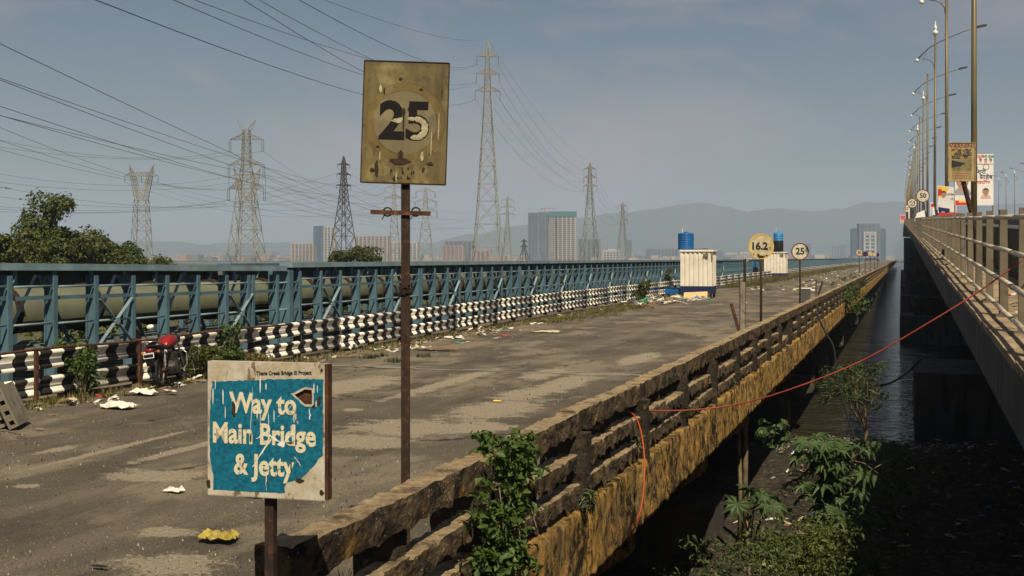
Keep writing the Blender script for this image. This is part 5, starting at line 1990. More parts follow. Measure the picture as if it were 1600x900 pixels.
# ================================================================== PYLONS
def lattice(mb, prof, r, steps=1.25, rb=None, mi=0):
    """four legs and crossed bracing through (z, half width) stations"""
    rb = rb or r * .62
    zs = []
    for (z0, w0), (z1, w1) in zip(prof[:-1], prof[1:]):
        n = max(1, int(round((z1 - z0) / (steps * (w0 + w1)))))
        for i in range(n):
            u = i / n
            zs.append((z0 + (z1 - z0) * u, w0 + (w1 - w0) * u))
    zs.append(prof[-1])
    cs = [(-1, -1), (1, -1), (1, 1), (-1, 1)]
    for (za, wa), (zb, wb_) in zip(zs[:-1], zs[1:]):
        A = [Vector((x * wa, y * wa, za)) for x, y in cs]
        B = [Vector((x * wb_, y * wb_, zb)) for x, y in cs]
        for i in range(4):
            j = (i + 1) % 4
            mb.bar(A[i], B[i], r, r, mi)
            mb.bar(A[i], B[j], rb, rb, mi)
            mb.bar(A[j], B[i], rb, rb, mi)
            mb.bar(B[i], B[j], rb, rb, mi)
    return mb


def arm_mesh(L, w, h, r):
    """cross-arm reaching +/- L from a body of half width w, tapering to its tips"""
    mb = MB()
    for s in (-1, 1):
        tip = Vector((s * L, 0, 0))
        for y in (-w, w):
            a, b = Vector((s * w, y, 0)), Vector((s * w, y, h))
            mb.bar(a, tip, r, r)
            mb.bar(b, tip, r, r)
            for q in (.33, .66):
                mb.bar(a.lerp(tip, q), b.lerp(tip, q), r * .7, r * .7)
                mb.bar(a.lerp(tip, q), b.lerp(tip, q - .33), r * .7, r * .7)
    mb.bar((-w, -w, 0), (w, -w, 0), r, r)
    mb.bar((-w, w, 0), (w, w, 0), r, r)
    return mb


ATT = {}


def pylon(key, px, ytop, D, prof, arms, label, m, r, rz, ybase=None, peak=None, ins=3.0, steps=1.25):
    """prof in fractions of the height: [(z, half width in m)]"""
    top = at(px, ytop, D)
    zb = WZ + .4
    H = top.z - zb
    root = empty('transmission_tower')
    body = lattice(MB(), [(z * H, w) for z, w in prof], r, steps)
    if peak:
        for q in peak: body.bar(q[0], q[1], r, r)
    body.build('lattice_body', m, root, False)
    Rz = Matrix.Rotation(rz, 4, 'Z')
    att = []
    for (zf, L, h, dbl) in arms:
        w = None
        for (z0, w0), (z1, w1) in zip(prof[:-1], prof[1:]):
            if z0 <= zf <= z1: w = w0 + (w1 - w0) * (zf - z0) / (z1 - z0)
        a = arm_mesh(L, w or .6, h, r * .8).build('cross_arm', m, root, False, loc=(0, 0, zf * H))
        for s in (-1, 1):
            mb = MB()
            for dx in ((-.35, .35) if dbl else (0,)):
                x = s * (L - .1) + dx
                mb.tube([(x, 0, -.05), (x, 0, -ins)], r * .42, 5)
            if dbl: mb.bar((s * (L - .1) - .4, 0, -ins), (s * (L - .1) + .4, 0, -ins), r * .5, r * .5)
            mb.build('insulator', MT['insul'], a, False)
            att.append(Vector((top.x, top.y, zb)) + Rz @ Vector((s * (L - .1), 0, zf * H - ins)))
    att.append(Vector((top.x, top.y, top.z)))
    ATT[key] = att
    root.location = (top.x, top.y, zb)
    root.rotation_euler = (0, 0, rz)
    return tag(root, label, 'pylon')


RZ0 = TH + .15
# tallest, right of the 25 board
pylon('A', 762, 61, 560, [(0, 7.2), (.30, 4.6), (.60, 2.5), (.78, 1.45), (.93, .95), (.965, .55), (1, .08)], [(.775, 6.2, 2.2, False), (.85, 5.7, 2.2, False), (.925, 5.4, 2.0, False)], 'tallest lattice pylon right of the faded 25 board', MT['galv'], .30, RZ0, ins=4.2, steps=1.1)
# stout one with double strings
pylon('B', 385, 196, 430, [(0, 6.4), (.45, 3.5), (.60, 2.6), (.74, 1.5), (.97, 1.15)], [(.905, 6.4, 2.2, True), (.735, 6.8, 2.2, True), (.575, 7.0, 2.4, True)], 'stout double pylon with long insulator strings left of centre', MT['galv'], .24, RZ0 - .25, ins=4.4, steps=.95,
      peak=[((s_ * a, 0, z), (s_ * 3.6, 0, 57.6)) for s_ in (-1, 1) for a, z in ((.4, 54.0), (1.25, 52.6))])


def waist_tower(key, px, ytop, D, s, label, rz, m, r):
    top = at(px, ytop, D)
    zb = WZ + .4
    H = top.z - zb
    root = empty('transmission_tower', (top.x, top.y, zb), rz)
    mb = lattice(MB(), [(0, 3.6 * s), (.40 * H, 2.9 * s), (.68 * H, 2.2 * s)], r, .8)
    zw, zk, zt = .68 * H, .90 * H, .995 * H
    for sg_ in (-1, 1):
        for y in (-1.4 * s, 1.4 * s):
            o0, i0 = Vector((sg_ * 2.2 * s, y, zw)), Vector((0, y, zw + .3))
            o1, i1 = Vector((sg_ * 4.2 * s, y * .7, zk)), Vector((sg_ * 2.6 * s, y * .7, zk))
            mb.bar(o0, o1, r, r)
            mb.bar(i0, i1, r, r)
            tp = Vector((sg_ * 4.9 * s, 0, zt + .5))
            mb.bar(o1, tp, r, r)
            mb.bar(i1, tp, r, r)
            for q in range(6):
                a, b = q / 6, (q + 1) / 6
                mb.bar(o0.lerp(o1, a), i0.lerp(i1, b), r * .6, r * .6)
                mb.bar(i0.lerp(i1, a), o0.lerp(o1, b), r * .6, r * .6)
                mb.bar(o0.lerp(o1, b), i0.lerp(i1, b), r * .6, r * .6)
            for q in (.35, .7): mb.bar(o1.lerp(tp, q), i1.lerp(tp, q), r * .6, r * .6)
    mb.build('lattice_body', m, root, False)
    a = MB()
    Lb = 6.7 * s
    for y in (-.9 * s, .9 * s):
        a.bar((-4.2 * s, y, zk), (4.2 * s, y, zk), r, r)
        a.bar((-4.0 * s, y, zk + 1.3 * s), (4.0 * s, y, zk + 1.3 * s), r, r)
        for sg_ in (-1, 1):
            a.bar((sg_ * 4.2 * s, y, zk), (sg_ * Lb, 0, zk + .2), r, r)
            a.bar((sg_ * 4.2 * s, y, zk + 1.3 * s), (sg_ * Lb, 0, zk + .2), r, r)
        for q in range(8): a.bar((-4 * s + q * s, y, zk if q % 2 else zk + 1.3 * s), (-3 * s + q * s, y, zk + 1.3 * s if q % 2 else zk), r * .6, r * .6)
    ao = a.build('cross_arm', m, root, False)
    att = []
    Rz = Matrix.Rotation(rz, 4, 'Z')
    for x in (-Lb, 0, Lb):
        b = MB()
        b.tube([(x, 0, zk), (x, 0, zk - 2.6 * s)], r * .5, 5)
        b.build('insulator', MT['insul'], ao, False)
        att.append(Vector((top.x, top.y, zb)) + Rz @ Vector((x, 0, zk - 2.6 * s)))
    for x in (-4.9, 4.9): att.append(Vector((top.x, top.y, zb)) + Rz @ Vector((x * s, 0, zt + .5)))
    ATT[key] = att
    return tag(root, label, 'pylon')


waist_tower('C', 221, 258, 420, .92, 'pylon with a Y-shaped head beside the left trees', RZ0 - .2, MT['galv'], .20)
waist_tower('D', 386, 262, 520, 1.25, 'Y-headed pylon overlapped by the stout double pylon', RZ0 - .2, MT['galv'], .20)
NAR = [(0, 3.8), (.35, 2.2), (.62, 1.1), (.80, .62), (.95, .40), (1, .08)]
pylon('E', 537, 244, 330, NAR, [(.76, 2.6, .5, False), (.85, 2.4, .5, False), (.93, 2.2, .45, False)], 'slim dark brown pylon left of the faded 25 board', MT['galv_dark'], .17, RZ0 + .6, ins=1.0, steps=1.05)
pylon('F', 616, 262, 620, NAR, [(.70, 5.2, 1.6, False), (.80, 5.0, 1.6, False), (.90, 4.6, 1.6, False)], 'pale pylon partly behind the tall sign post, left side', MT['galv'], .26, RZ0, ins=2.5)
pylon('G', 665, 292, 700, [(0, 4.8), (.4, 3.2), (.62, 1.8), (.80, 1.2), (.95, .9), (1, .1)], [(.70, 7, 2, True), (.82, 6.5, 2, True), (.94, 6, 2, True)], 'pale wide-armed pylon just right of the tall sign post', MT['galv'], .24, RZ0, ins=3.5, steps=.9)
pylon('H', 793, 304, 900, NAR, [(.72, 6, 1.8, False), (.82, 5.6, 1.8, False), (.92, 5, 1.8, False)], 'faint slender pylon just right of the tallest pylon', MT['galv'], .30, RZ0, ins=2.5)
pylon('I', 922, 253, 850, [(0, 6.0), (.30, 4.2), (.60, 2.2), (.78, 1.3), (.94, .9), (1, .08)], [(.765, 5.4, 2, False), (.85, 5.0, 2, False), (.93, 4.8, 2, False)], 'tall pylon right of the twin apartment towers', MT['galv'], .36, RZ0 + .1, ins=4.0)
pylon('J', 973, 315, 1150, [(0, 5.2), (.30, 3.6), (.60, 2.0), (.78, 1.3), (.94, .9), (1, .08)], [(.70, 5.4, 2, False), (.82, 5.2, 2, False), (.93, 4.8, 2, False)], 'smaller faint pylon farther right in the marsh row', MT['galv'], .40, RZ0 + .1, ins=4.2)
pylon('K', 819, 373, 800, NAR, [(.72, 3, 1, False), (.9, 2.6, 1, False)], 'tiny pylon left of the twin apartment towers', MT['galv_dark'], .30, RZ0 + .3, ins=1.2)

# ------------------------------------------------------------------ overhead lines


def wire(a, b, sag, r, label='thin overhead power line crossing the sky on the left', n=26):
    a, b = Vector(a), Vector(b)
    pts = []
    for i in range(n + 1):
        u = i / n
        p = a.lerp(b, u)
        p.z -= sag * 4 * u * (1 - u)
        pts.append(p)
    return tag(MB().tube(pts, r * .46, 5).build('power_line', MT['wire']), label, 'cable', 'overhead power lines')


def through(att, x, y, D, over, sag, r, label='thin overhead power line crossing the sky on the left'):
    """from an attachment out to the point seen at (x, y, D), going on past it out of view"""
    q = at(x, y, D)
    e = att + (q - att) * over
    return wire(att, e, sag, r, label)


A_, B_, C_, E_ = ATT['A'], ATT['B'], ATT['C'], ATT['E']
# tallest pylon to the tower behind the camera's left
for i, (x, y, D, sg_) in enumerate(((250, -5, 110, 7), (352, -4, 125, 7), (357, -10, 140, 6), (430, -6, 130, 7), (434, -12, 145, 6), (502, -4, 150, 5))):
    through(A_[(0, 2, 4, 0, 2, 4)[i]] + Vector((0, 0, .3 * (i > 2))), x, y, D, 1.12, sg_, .085 if i not in (0, 5) else .10, '%s line from the left leaving the top edge for the tallest pylon' % ORD[i])
through(A_[6], 530, -2, 170, 1.10, 3, .075, 'faint topmost line sagging to the tip of the tallest pylon')
# stout pylon lines coming from the upper left
for i, (x, y, D, sg_) in enumerate(((-4, 30, 95, 5), (-4, 84, 105, 6), (-4, 90, 112, 5), (-4, 136, 120, 5), (-4, 146, 125, 6), (-4, 153, 130, 5))):
    q = (ATT['G'][0], ATT['G'][2], ATT['G'][4], ATT['F'][0], ATT['F'][2], ATT['F'][4])[i]
    through(q, x, y, D, 1.12, sg_, .075, '%s from top of the steep lines entering at the left edge' % ORD[i])
# nearly level lines into the stout pylon
for i, (x, y, sg_) in enumerate(((-4, 210, 4.5), (-4, 222, 4.0), (-4, 264, 4.0), (-4, 276, 4.5), (-4, 321, 3.0), (-4, 326, 2.5))):
    through(B_[(0, 1, 2, 3, 4, 5)[i]], x, y, 330, 1.1, sg_, .085, '%s from top of the near-level lines into the stout pylon' % ORD[i])
for i, (x, y, D) in enumerate(((-4, 178, 150), (-4, 200, 165), (-4, 216, 180))):
    through(ATT['D'][i], x, y, D, 1.1, 5, .065, '%s from top of lines to the overlapped Y-headed pylon' % ORD[i])
# pylon to pylon
for q in range(6):
    wire(B_[q], ATT['G'][q] if q < len(ATT['G']) else ATT['G'][-1], 9, .085, 'thin line from the stout pylon rightwards behind the faded board')
    wire(A_[q], ATT['I'][q], 12, .11, 'thin power line sagging right from the tallest pylon')
    wire(ATT['I'][q], ATT['J'][q], 9, .10, 'faint power line between the two right-hand pylons')
for q in range(3):
    wire(C_[q], ATT['F'][q * 2], 10, .075, 'thin line from the Y-headed pylon by the left trees going right')
    wire(E_[q * 2], ATT['H'][q * 2], 10, .06, 'thin line from the slim dark pylon going right')
    wire(E_[q * 2 + 1], at(-10, 290 + 16 * q, 250), 5, .06, 'thin line from the slim dark pylon to the left edge')
for q in range(4):
    wire(ATT['D'][q], ATT['H'][q], 14, .08)
wire(A_[6], ATT['I'][6], 8, .09, 'thin power line sagging right from the tallest pylon')


# ================================================================== FAR BUILDINGS
GLS = mat('far_glass', (.035, .048, .062), .35, c2=(.045, .06, .08), scale=.03)
GLB = mat('far_blue_glass', (.055, .095, .135), .4, c2=(.04, .075, .11), scale=.03)
WCR = mat('far_cream', (.38, .30, .23), .85, c2=(.31, .24, .18), scale=.02)
WWH = mat('far_white', (.44, .41, .37), .85, c2=(.36, .33, .30), scale=.02)
WGR = mat('far_grey', (.15, .16, .175), .85, c2=(.11, .12, .13), scale=.02)
WPK = mat('far_salmon', (.34, .21, .15), .85, c2=(.28, .18, .13), scale=.02)
NET = mat('far_green_net', (.02, .13, .12), .8)


def block(parent, px0, px1, ytop, D, floors, cols, wall, glass, depth=None, slab=.34, pier=.28, dd=0.0):
    """a dark core with projecting floor bands and vertical piers"""
    D = D + dd
    k = D / FPX
    c = at((px0 + px1) / 2, HZ, D)
    w = (px1 - px0) * k / 2
    z0 = WZ + 1.0
    H = EYE + (HZ - ytop) * k - z0
    dp = depth or max(12, w * 1.1)
    Mx = Matrix.Translation((c.x, c.y, z0)) @ Matrix.Rotation(TH * .7, 4, 'Z')
    rot = (0, 0, TH * .7)
    loc = Mx.translation

    def put(name, me, off=(0, 0, 0)):
        v = Mx @ Vector(off)
        return link(name, me, parent, loc=v, rot=rot)
    put('wall', MB().box(-w + .6, w - .6, .6, dp - .6, 0, H - .5).mesh('wall', glass))
    fh = H / floors
    fm = MB().box(-w, w, 0, dp, 0, fh * slab).mesh('floor_band', wall)
    for i in range(floors):
        put('floor_band', fm, (0, 0, i * fh))
    put('roof', MB().box(-w - .3, w + .3, -.3, dp + .3, 0, fh * .5).mesh('roof', wall), (0, 0, H - fh * .5))
    pw = 2 * w / cols * pier / 2
    pm_ = MB().box(-pw, pw, -.35, .7, 0, H - fh * .5).mesh('wall_pier', wall)
    for i in range(cols + 1):
        put('wall_pier', pm_, (-w + pw + (2 * w - 2 * pw) * i / cols, 0, 0))
    sp_ = MB().box(-.35, .7, -pw, pw, 0, H - fh * .5).mesh('wall_pier', wall)
    for s in (-w, w - .35):
        for i in range(3): put('wall_pier', sp_, (s, dp * (.1 + .4 * i), 0))
    return Mx, w, H, dp


def building(label, *parts, name='apartment_tower', cat='building'):
    px = (parts[0][0] + parts[0][1]) / 2
    c = at(px, HZ, parts[0][3])
    r = empty(name, (c.x, c.y, WZ + 1))
    out = [block(r, *p[:8], **(p[8] if len(p) > 8 else {})) for p in parts]
    tag(r, label, cat)
    return r, out


building('left twin tower of grey glass with white corner strips', (825, 841, 332, 2000, 26, 3, WGR, GLS), (841, 858, 331, 2000, 26, 3, WGR, GLS, dict(dd=6)))
r, o_ = building('right twin tower with cream floors under a green construction net', (858.5, 870, 333, 1990, 24, 3, WCR, GLS, dict(dd=9)), (871, 899.5, 333, 1985, 24, 4, WCR, GLS))
for (Mx, w, H, dp) in o_:
    n_ = MB().box(-w - .9, w + .9, -.9, dp + .9, H * .93, H + 3.0).mesh('safety_net', NET)
    link('safety_net', n_, r, loc=Mx.translation, rot=(0, 0, TH * .7))
cr_ = empty('tower_crane', at(851, 331, 2010))
k = 2010 / FPX
MB().bar((0, 0, -3), (0, 0, 6.5 * k), 1.1, 1.1).build('mast', mat('crane_red', (.40, .10, .06), .6), cr_, False)
MB().bar((-6 * k, 0, 5 * k), (18 * k, 2, 5.4 * k), .9, .9).build('jib', bpy.data.materials['crane_red'], cr_, False)
MB().box(-6 * k, -4 * k, -1, 1, 3.6 * k, 5 * k).build('counterweight', MT['galv_dark'], cr_, False)
tag(cr_, 'small red tower crane on top of the twin towers', 'crane')
building('beige apartment slab left of the glass tower', (454, 490, 380, 1800, 14, 6, WCR, GLS))
building('tall pale tower with a blue glass left half', (490, 505, 353, 1850, 22, 1, GLB, GLB), (505.5, 523, 354, 1850, 22, 3, WWH, GLS))
building('wide cream apartment block right of the slim dark pylon', (553, 606, 368, 1900, 15, 8, WCR, GLS))
building('pale apartment block behind the tall sign post', (607, 652, 378, 1950, 12, 7, WWH, GLS))
building('salmon low-rise with grey building behind, under the tallest pylon', (690, 724, 383, 1900, 9, 5, WPK, WGR), (694, 738, 376, 1960, 11, 6, WGR, GLS))
building('small salmon block right of the tallest pylon base', (736, 766, 391, 1900, 7, 4, WPK, GLS))
building('dark unfinished block between the twin towers and the right pylon', (903, 938, 373, 2050, 12, 5, WGR, GLS))
building('low white stepped building at the right pylon base', (942, 968, 391, 1850, 5, 5, WWH, GLS), (950, 962, 389, 1870, 5, 2, WWH, GLS))
building('thin grey-blue tower behind the farther right pylon', (979, 987, 375, 2100, 14, 2, WGR, GLB))
building('long low hazy block left of the nearer cabin', (1010, 1060, 388, 2600, 7, 9, WGR, GLS))
building('small hazy grey block right of the nearer cabin', (1116, 1130, 391, 2600, 6, 3, WGR, GLS))
building('low white hazy blocks between the cabins', (1134, 1152, 395, 2300, 4, 5, WWH, GLS), (1156, 1170, 394, 2350, 4, 4, WWH, GLS))
building('hazy grey tower right of the round 25 sign', (1255, 1267, 380, 2700, 10, 3, WGR, GLB))
building('faint slim hazy towers left of the right glass tower', (1302, 1312, 384, 3300, 10, 2, WGR, GLB), (1314, 1323, 382, 3350, 10, 2, WGR, GLB))
building('glass office tower with pale centre at the end of the road', (1331, 1343, 357, 2050, 14, 3, GLB, GLB), (1343, 1375, 349, 2040, 15, 5, WGR, GLB), (1374, 1384, 357, 2055, 14, 3, GLB, GLB), (1350, 1369, 362, 2036, 8, 2, WWH, GLB))
for lab, a in (('tiny pale tower on the left skyline behind the Y-headed pylon', (276, 283, 400, 2500, 5, 2, WCR, GLS)), ('tiny salmon low block left of the stout pylon', (322, 336, 411, 2300, 4, 6, WPK, GLS)), ('small pale tower left of the stout pylon', (337, 352, 396, 2500, 6, 3, WCR, GLS)), ('small grey hazy tower right of the stout pylon', (424, 434, 393, 2900, 8, 2, WGR, GLB))):
    a = (a[0], a[1], min(a[2], 398)) + a[3:]
    building(lab, a)
# mass of tiny far houses
mb = MB()
for q in range(420):
    px = rnd.uniform(230, 1395)
    D = rnd.uniform(1900, 3200)
    k = D / FPX
    c = at(px, HZ, D)
    w, h = rnd.uniform(3, 9), rnd.uniform(4, 12)
    mb.box(c.x - w, c.x + w, c.y, c.y + 20, WZ + .8, WZ + 1 + h, rnd.choice((0, 0, 1, 2, 2, 3)))
tag(mb.build('far_town', [WCR, WWH, WGR, WPK]), 'mass of tiny low houses along the hazy far shore', None, None, 'stuff')

# ================================================================== PLANTS


def leaves(centers, normals, sizes, asp, seed, fold=.25):
    """numpy: one folded leaf of 4 triangles' worth (2 quads) per centre"""
    g = np.random.default_rng(seed)
    n = len(centers)
    d = g.normal(size=(n, 3))
    nr = normals + g.normal(scale=.55, size=(n, 3))
    nr /= np.linalg.norm(nr, axis=1)[:, None]
    d -= (d * nr).sum(1)[:, None] * nr
    d /= np.linalg.norm(d, axis=1)[:, None]
    s = np.cross(nr, d)
    L = sizes[:, None]
    Wd = L * asp
    p0 = centers - d * L * .5
    p1 = centers + d * L * .5 - nr * L * .12
    l = centers - s * Wd * .5 + nr * Wd * fold
    r_ = centers + s * Wd * .5 + nr * Wd * fold
    v = np.empty((n * 4, 3))
    v[0::4], v[1::4], v[2::4], v[3::4] = p0, r_, p1, l
    b = np.arange(n) * 4
    f = np.stack([np.stack([b, b + 1, b + 2], 1), np.stack([b, b + 2, b + 3], 1)], 1).reshape(-1, 3)
    return v, f


def np_mesh(name, v, f, m):
    me = bpy.data.meshes.new(name)
    me.vertices.add(len(v))
    me.vertices.foreach_set('co', v.astype(np.float32).ravel())
    nf = len(f)
    me.loops.add(nf * 3)
    me.loops.foreach_set('vertex_index', f.astype(np.int32).ravel())
    me.polygons.add(nf)
    me.polygons.foreach_set('loop_start', np.arange(0, nf * 3, 3, dtype=np.int32))
    me.materials.append(m)
    me.update(calc_edges=True)
    me.validate()
    return me


def clump_leaves(clumps, per, lsize, asp, seed, shell=.55):
    """leaves on the shells of many small ellipsoid clumps [(centre, radius)]"""
    g = np.random.default_rng(seed)
    C, N, Z = [], [], []
    for (c, r_) in clumps:
        n = int(per * (0.6 + g.random() * .8))
        d = g.normal(size=(n, 3))
        d /= np.linalg.norm(d, axis=1)[:, None]
        rad = r_ * (shell + (1 - shell) * g.random(n) ** .6) * (1 + .22 * g.normal(size=n))
        p = np.array(c) + d * rad[:, None] * np.array([1, 1, .72])
        C.append(p)
        N.append(d * .8 + np.array([0, 0, .6]))
        Z.append(lsize * (0.40 + 1.15 * g.random(n) ** 1.4))
    return leaves(np.vstack(C), np.vstack(N), np.concatenate(Z), asp, seed + 1)


def tree(name, base, blobs, label, m, per=110, ls=.22, nclump=60, cr_=.75, seed=1, trunk=.22, group=None, cat='tree', asp=.5):
    """blobs: [(dx, dy, z, rx, rz)] lobes of the crown relative to the base"""
    g = random.Random(seed)
    r = empty(name, base)
    clumps = []
    mb = MB()
    hmax = max(b[2] for b in blobs)
    mb.tube([(0, 0, -.3), (g.uniform(-.1, .1), .1, hmax * .3), (g.uniform(-.2, .2), .1, hmax * .62)], [trunk, trunk * .8, trunk * .5], 8)
    tot = sum(b[3] ** 2 for b in blobs)
    for (dx, dy, z, rx, rz_) in blobs:
        n = max(3, int(nclump * rx ** 2 / tot))
        mb.tube([(0, .1, hmax * g.uniform(.2, .55)), (dx * .5, dy * .5, z * .7), (dx, dy, z + rz_ * .3)], [trunk * .5, trunk * .32, trunk * .1], 6)
        for q in range(n):
            a, e, u = g.uniform(0, 6.283), math.asin(g.uniform(-.75, 1)), g.random() ** .45
            c = Vector((dx + rx * u * math.cos(a) * math.cos(e), dy + rx * u * math.sin(a) * math.cos(e), z + rz_ * u * math.sin(e)))
            clumps.append((c, cr_ * g.uniform(.55, 1.15)))
            if q % 3 == 0: mb.tube([(dx * .8, dy * .8, z * .85), tuple((Vector((dx, dy, z)) + c) / 2), tuple(c)], [trunk * .16, trunk * .11, trunk * .04], 5)
    mb.build('trunk', MT['bark'], r, False, True)
    v, f = clump_leaves(clumps, per, ls, asp, seed)
    link('crown', np_mesh('crown', v, f, m), r, False)
    return tag(r, label, cat, group)


TB = WZ + .4
D = 62


def tpos(px, D):
    p = at(px, HZ, D)
    return (p.x, p.y, TB)


def zpx(y, D):
    return EYE + (HZ - y) * D / FPX - TB


k = D / FPX
tree('mangrove_tree', tpos(75, D), [(-.9, 0, zpx(345, D), 1.0, .9), (-.35, .2, zpx(322, D), .75, .6), (.75, -.2, zpx(330, D), .95, .75), (0, 0, zpx(365, D), 1.5, 1.0), (1.2, .3, zpx(380, D), 1.6, 1.0), (-1.3, .2, zpx(385, D), 1.6, 1.0), (.3, -.3, zpx(400, D), 2.4, 1.2)], 'tall rounded mangrove tree, highest of the left clump', MT['leaf_tree'], 150, .20, 105, .62, 3, .2)
tree('mangrove_tree', tpos(-5, D - 4), [(-.5, 0, zpx(390, D - 4), 1.3, 1.0), (.3, .2, zpx(405, D - 4), 1.5, 1.2), (-1.6, 0, zpx(380, D), 1.5, 1.2)], 'dark mangrove cut by the left picture edge', MT['leaf_tree'], 140, .20, 60, .6, 5, .16)
tree('mangrove_tree', tpos(150, D + 3), [(-.5, 0, zpx(388, D), 1.2, .8), (.4, .2, zpx(392, D), 1.1, .7), (0, 0, zpx(408, D), 1.7, .8)], 'low mangrove right of the tallest tree', MT['leaf_tree'], 140, .20, 60, .55, 7, .14)
tree('mangrove_tree', tpos(192, D + 6), [(-.6, 0, zpx(396, D), .75, .6), (.30, .2, zpx(392, D), .45, .4), (.1, 0, zpx(408, D), 1.0, .5)], 'small mangrove at the right end of the left clump', MT['leaf_tree'], 130, .18, 46, .5, 9, .12)
tree('mangrove_tree', tpos(250, D + 20), [(0, 0, zpx(414, 82), .9, .45), (-1.0, 0, zpx(416, 82), .8, .4)], 'low bush top peeping over the blue truss', MT['leaf_tree'], 120, .18, 30, .45, 10, .1)
tree('mangrove_tree', tpos(553, 95), [(0, 0, zpx(398, 95), 1.3, .55), (1.0, .2, zpx(396, 95), .9, .5), (-1.2, 0, zpx(404, 95), .9, .45), (1.6, 0, zpx(405, 95), .8, .4)], 'yellow-green bush behind the truss below the slim dark pylon', MT['leaf_bush'], 130, .20, 50, .5, 12, .12)
# scrub right behind the pipes, seen between the truss posts
cl = []
for q in range(1000):
    y = 12 + 170 * rnd.random() ** 1.5
    cl.append(((TX - 3.3 - rnd.random() * 2.2, y, rnd.uniform(-1.6, 1.45) if y < 75 else rnd.uniform(-1.5, 1.0)), rnd.uniform(.35, .6)))
v, f = clump_leaves(cl, 60, .17, .5, 44)
tag(link('scrub', np_mesh('scrub', v, f, MT['leaf_tree'])), 'dark green scrub growing behind the water pipes', None, None, 'stuff')


# weeds by the guardrail
def weed_strip(name, label, spots, m, ls, per, seed, parent=None):
    v, f = clump_leaves(spots, per, ls, .35, seed, .1)
    return tag(link(name, np_mesh(name, v, f, m), parent), label, None, None, 'stuff')


def shrub(name, px, py, X, h, w, m, label, seed, ls=.07, n=26, per=46, z=0.0):
    Y = Yof(X, px)
    g = random.Random(seed)
    r = empty(name, (X, Y, z))
    mb = MB()
    cl = []
    for q in range(n):
        c = Vector((g.gauss(0, w * .42), g.gauss(0, w * .42), h * g.random() ** .8))
        cl.append((c, .10 + .10 * g.random()))
        mb.tube([(c.x * .15, c.y * .15, 0), (c.x * .6, c.y * .6, c.z * .6), tuple(c)], [.012, .009, .004], 4)
    tag(mb.build('stems', MT['stem'], r, False), kind='stuff')
    v, f = clump_leaves(cl, per, ls, .5, seed, .2)
    link('foliage', np_mesh('foliage', v, f, m), r, False)
    return tag(r, label, 'shrub', 'weeds along the guardrail')


shrub('weed', 132, 600, GX + .20, .75, .20, MT['leaf_vine'], 'leafy weed climbing the guardrail left of the motorcycle', 3)
shrub('weed', 315, 575, GX + .30, .55, .6, MT['leaf_bush'], 'yellow-green weed beside the motorcycle, right of it', 4, n=40)
shrub('weed', 352, 550, GX + .10, .90, .32, MT['leaf_vine'], 'leafy weed growing up through the striped rail above the direction sign', 5, n=34)
shrub('weed', 112, 530, GX - .35, .8, .35, MT['leaf_vine'], 'weed behind the rail between the first truss posts', 8, n=30)
shrub('weed', 395, 590, GX + .4, .30, .5, MT['leaf_dry'], 'dry grass tuft below the rail right of the direction sign', 7, n=24)
shrub('weed', 1004, 452, GX + .55, 1.05, .45, MT['leaf_bush'], 'yellowish bush at the guardrail left of the nearer cabin', 9, ls=.10, n=44)
shrub('weed', 1045, 420, GX - .5, 1.55, .3, MT['leaf_bush'], 'thin bush rising behind the rail left of the blue tank', 10, ls=.10, n=26)
# dry grass along the rail
g = np.random.default_rng(77)


def grass_tufts(name, label, pts, h, m, seed, blades=14, parent=None):
    g = np.random.default_rng(seed)
    P = np.repeat(np.array(pts), blades, axis=0)
    n = len(P)
    ang = g.random(n) * 6.283
    P = P + np.stack([g.normal(0, .05, n), g.normal(0, .05, n), np.zeros(n)], 1)
    H = h * (.4 + .8 * g.random(n))
    lean = H * (.2 + .7 * g.random(n))
    tip = P + np.stack([np.cos(ang) * lean, np.sin(ang) * lean, H], 1)
    w = .006 + .008 * g.random(n)
    sx = np.stack([-np.sin(ang) * w, np.cos(ang) * w, np.zeros(n)], 1)
    v = np.empty((n * 3, 3))
    v[0::3], v[1::3], v[2::3] = P - sx, P + sx, tip
    b = np.arange(n) * 3
    return tag(link(name, np_mesh(name, v, np.stack([b, b + 1, b + 2], 1), m), parent), label, None, None, 'stuff')


pts = [(GX + .1 + abs(rnd.gauss(0, .35)), 13 + 60 * rnd.random() ** 1.2, 0) for q in range(700)]
pts += [(GX + .5 + abs(rnd.gauss(0, .6)), rnd.uniform(37, 52), 0) for q in range(500)]
grass_tufts('dry_grass', 'dry yellow grass along the foot of the striped guardrail', pts, .11, MT['leaf_dry'], 5)
pts = [(GX + .2 + abs(rnd.gauss(0, .9)), 85 + 230 * rnd.random() ** 1.3, 0) for q in range(1500)]
grass_tufts('far_grass', 'yellow weeds along the far guardrail', pts, .55, MT['leaf_dry'], 6, 16)
pts = [(DX1 - .55 - abs(rnd.gauss(0, .3)), 4.6 + 40 * rnd.random(), 0) for q in range(240)]
grass_tufts('parapet_grass', 'thin grass growing inside the parapet', pts, .22, MT['leaf_feather'], 8)
for (px, py) in ((577, 560), (592, 557), (613, 566), (658, 558), (400, 560)):
    pass
pts = []
for (px, py) in ((577, 560), (592, 557), (613, 566), (658, 558)):
    q = gnd(px, py)
    pts += [(q.x + rnd.gauss(0, .08), q.y + rnd.gauss(0, .08), 0) for _ in range(9)]
grass_tufts('grass_tuft', 'small grass tufts sprouting from the road', pts, .13, MT['leaf_feather'], 9, 10)


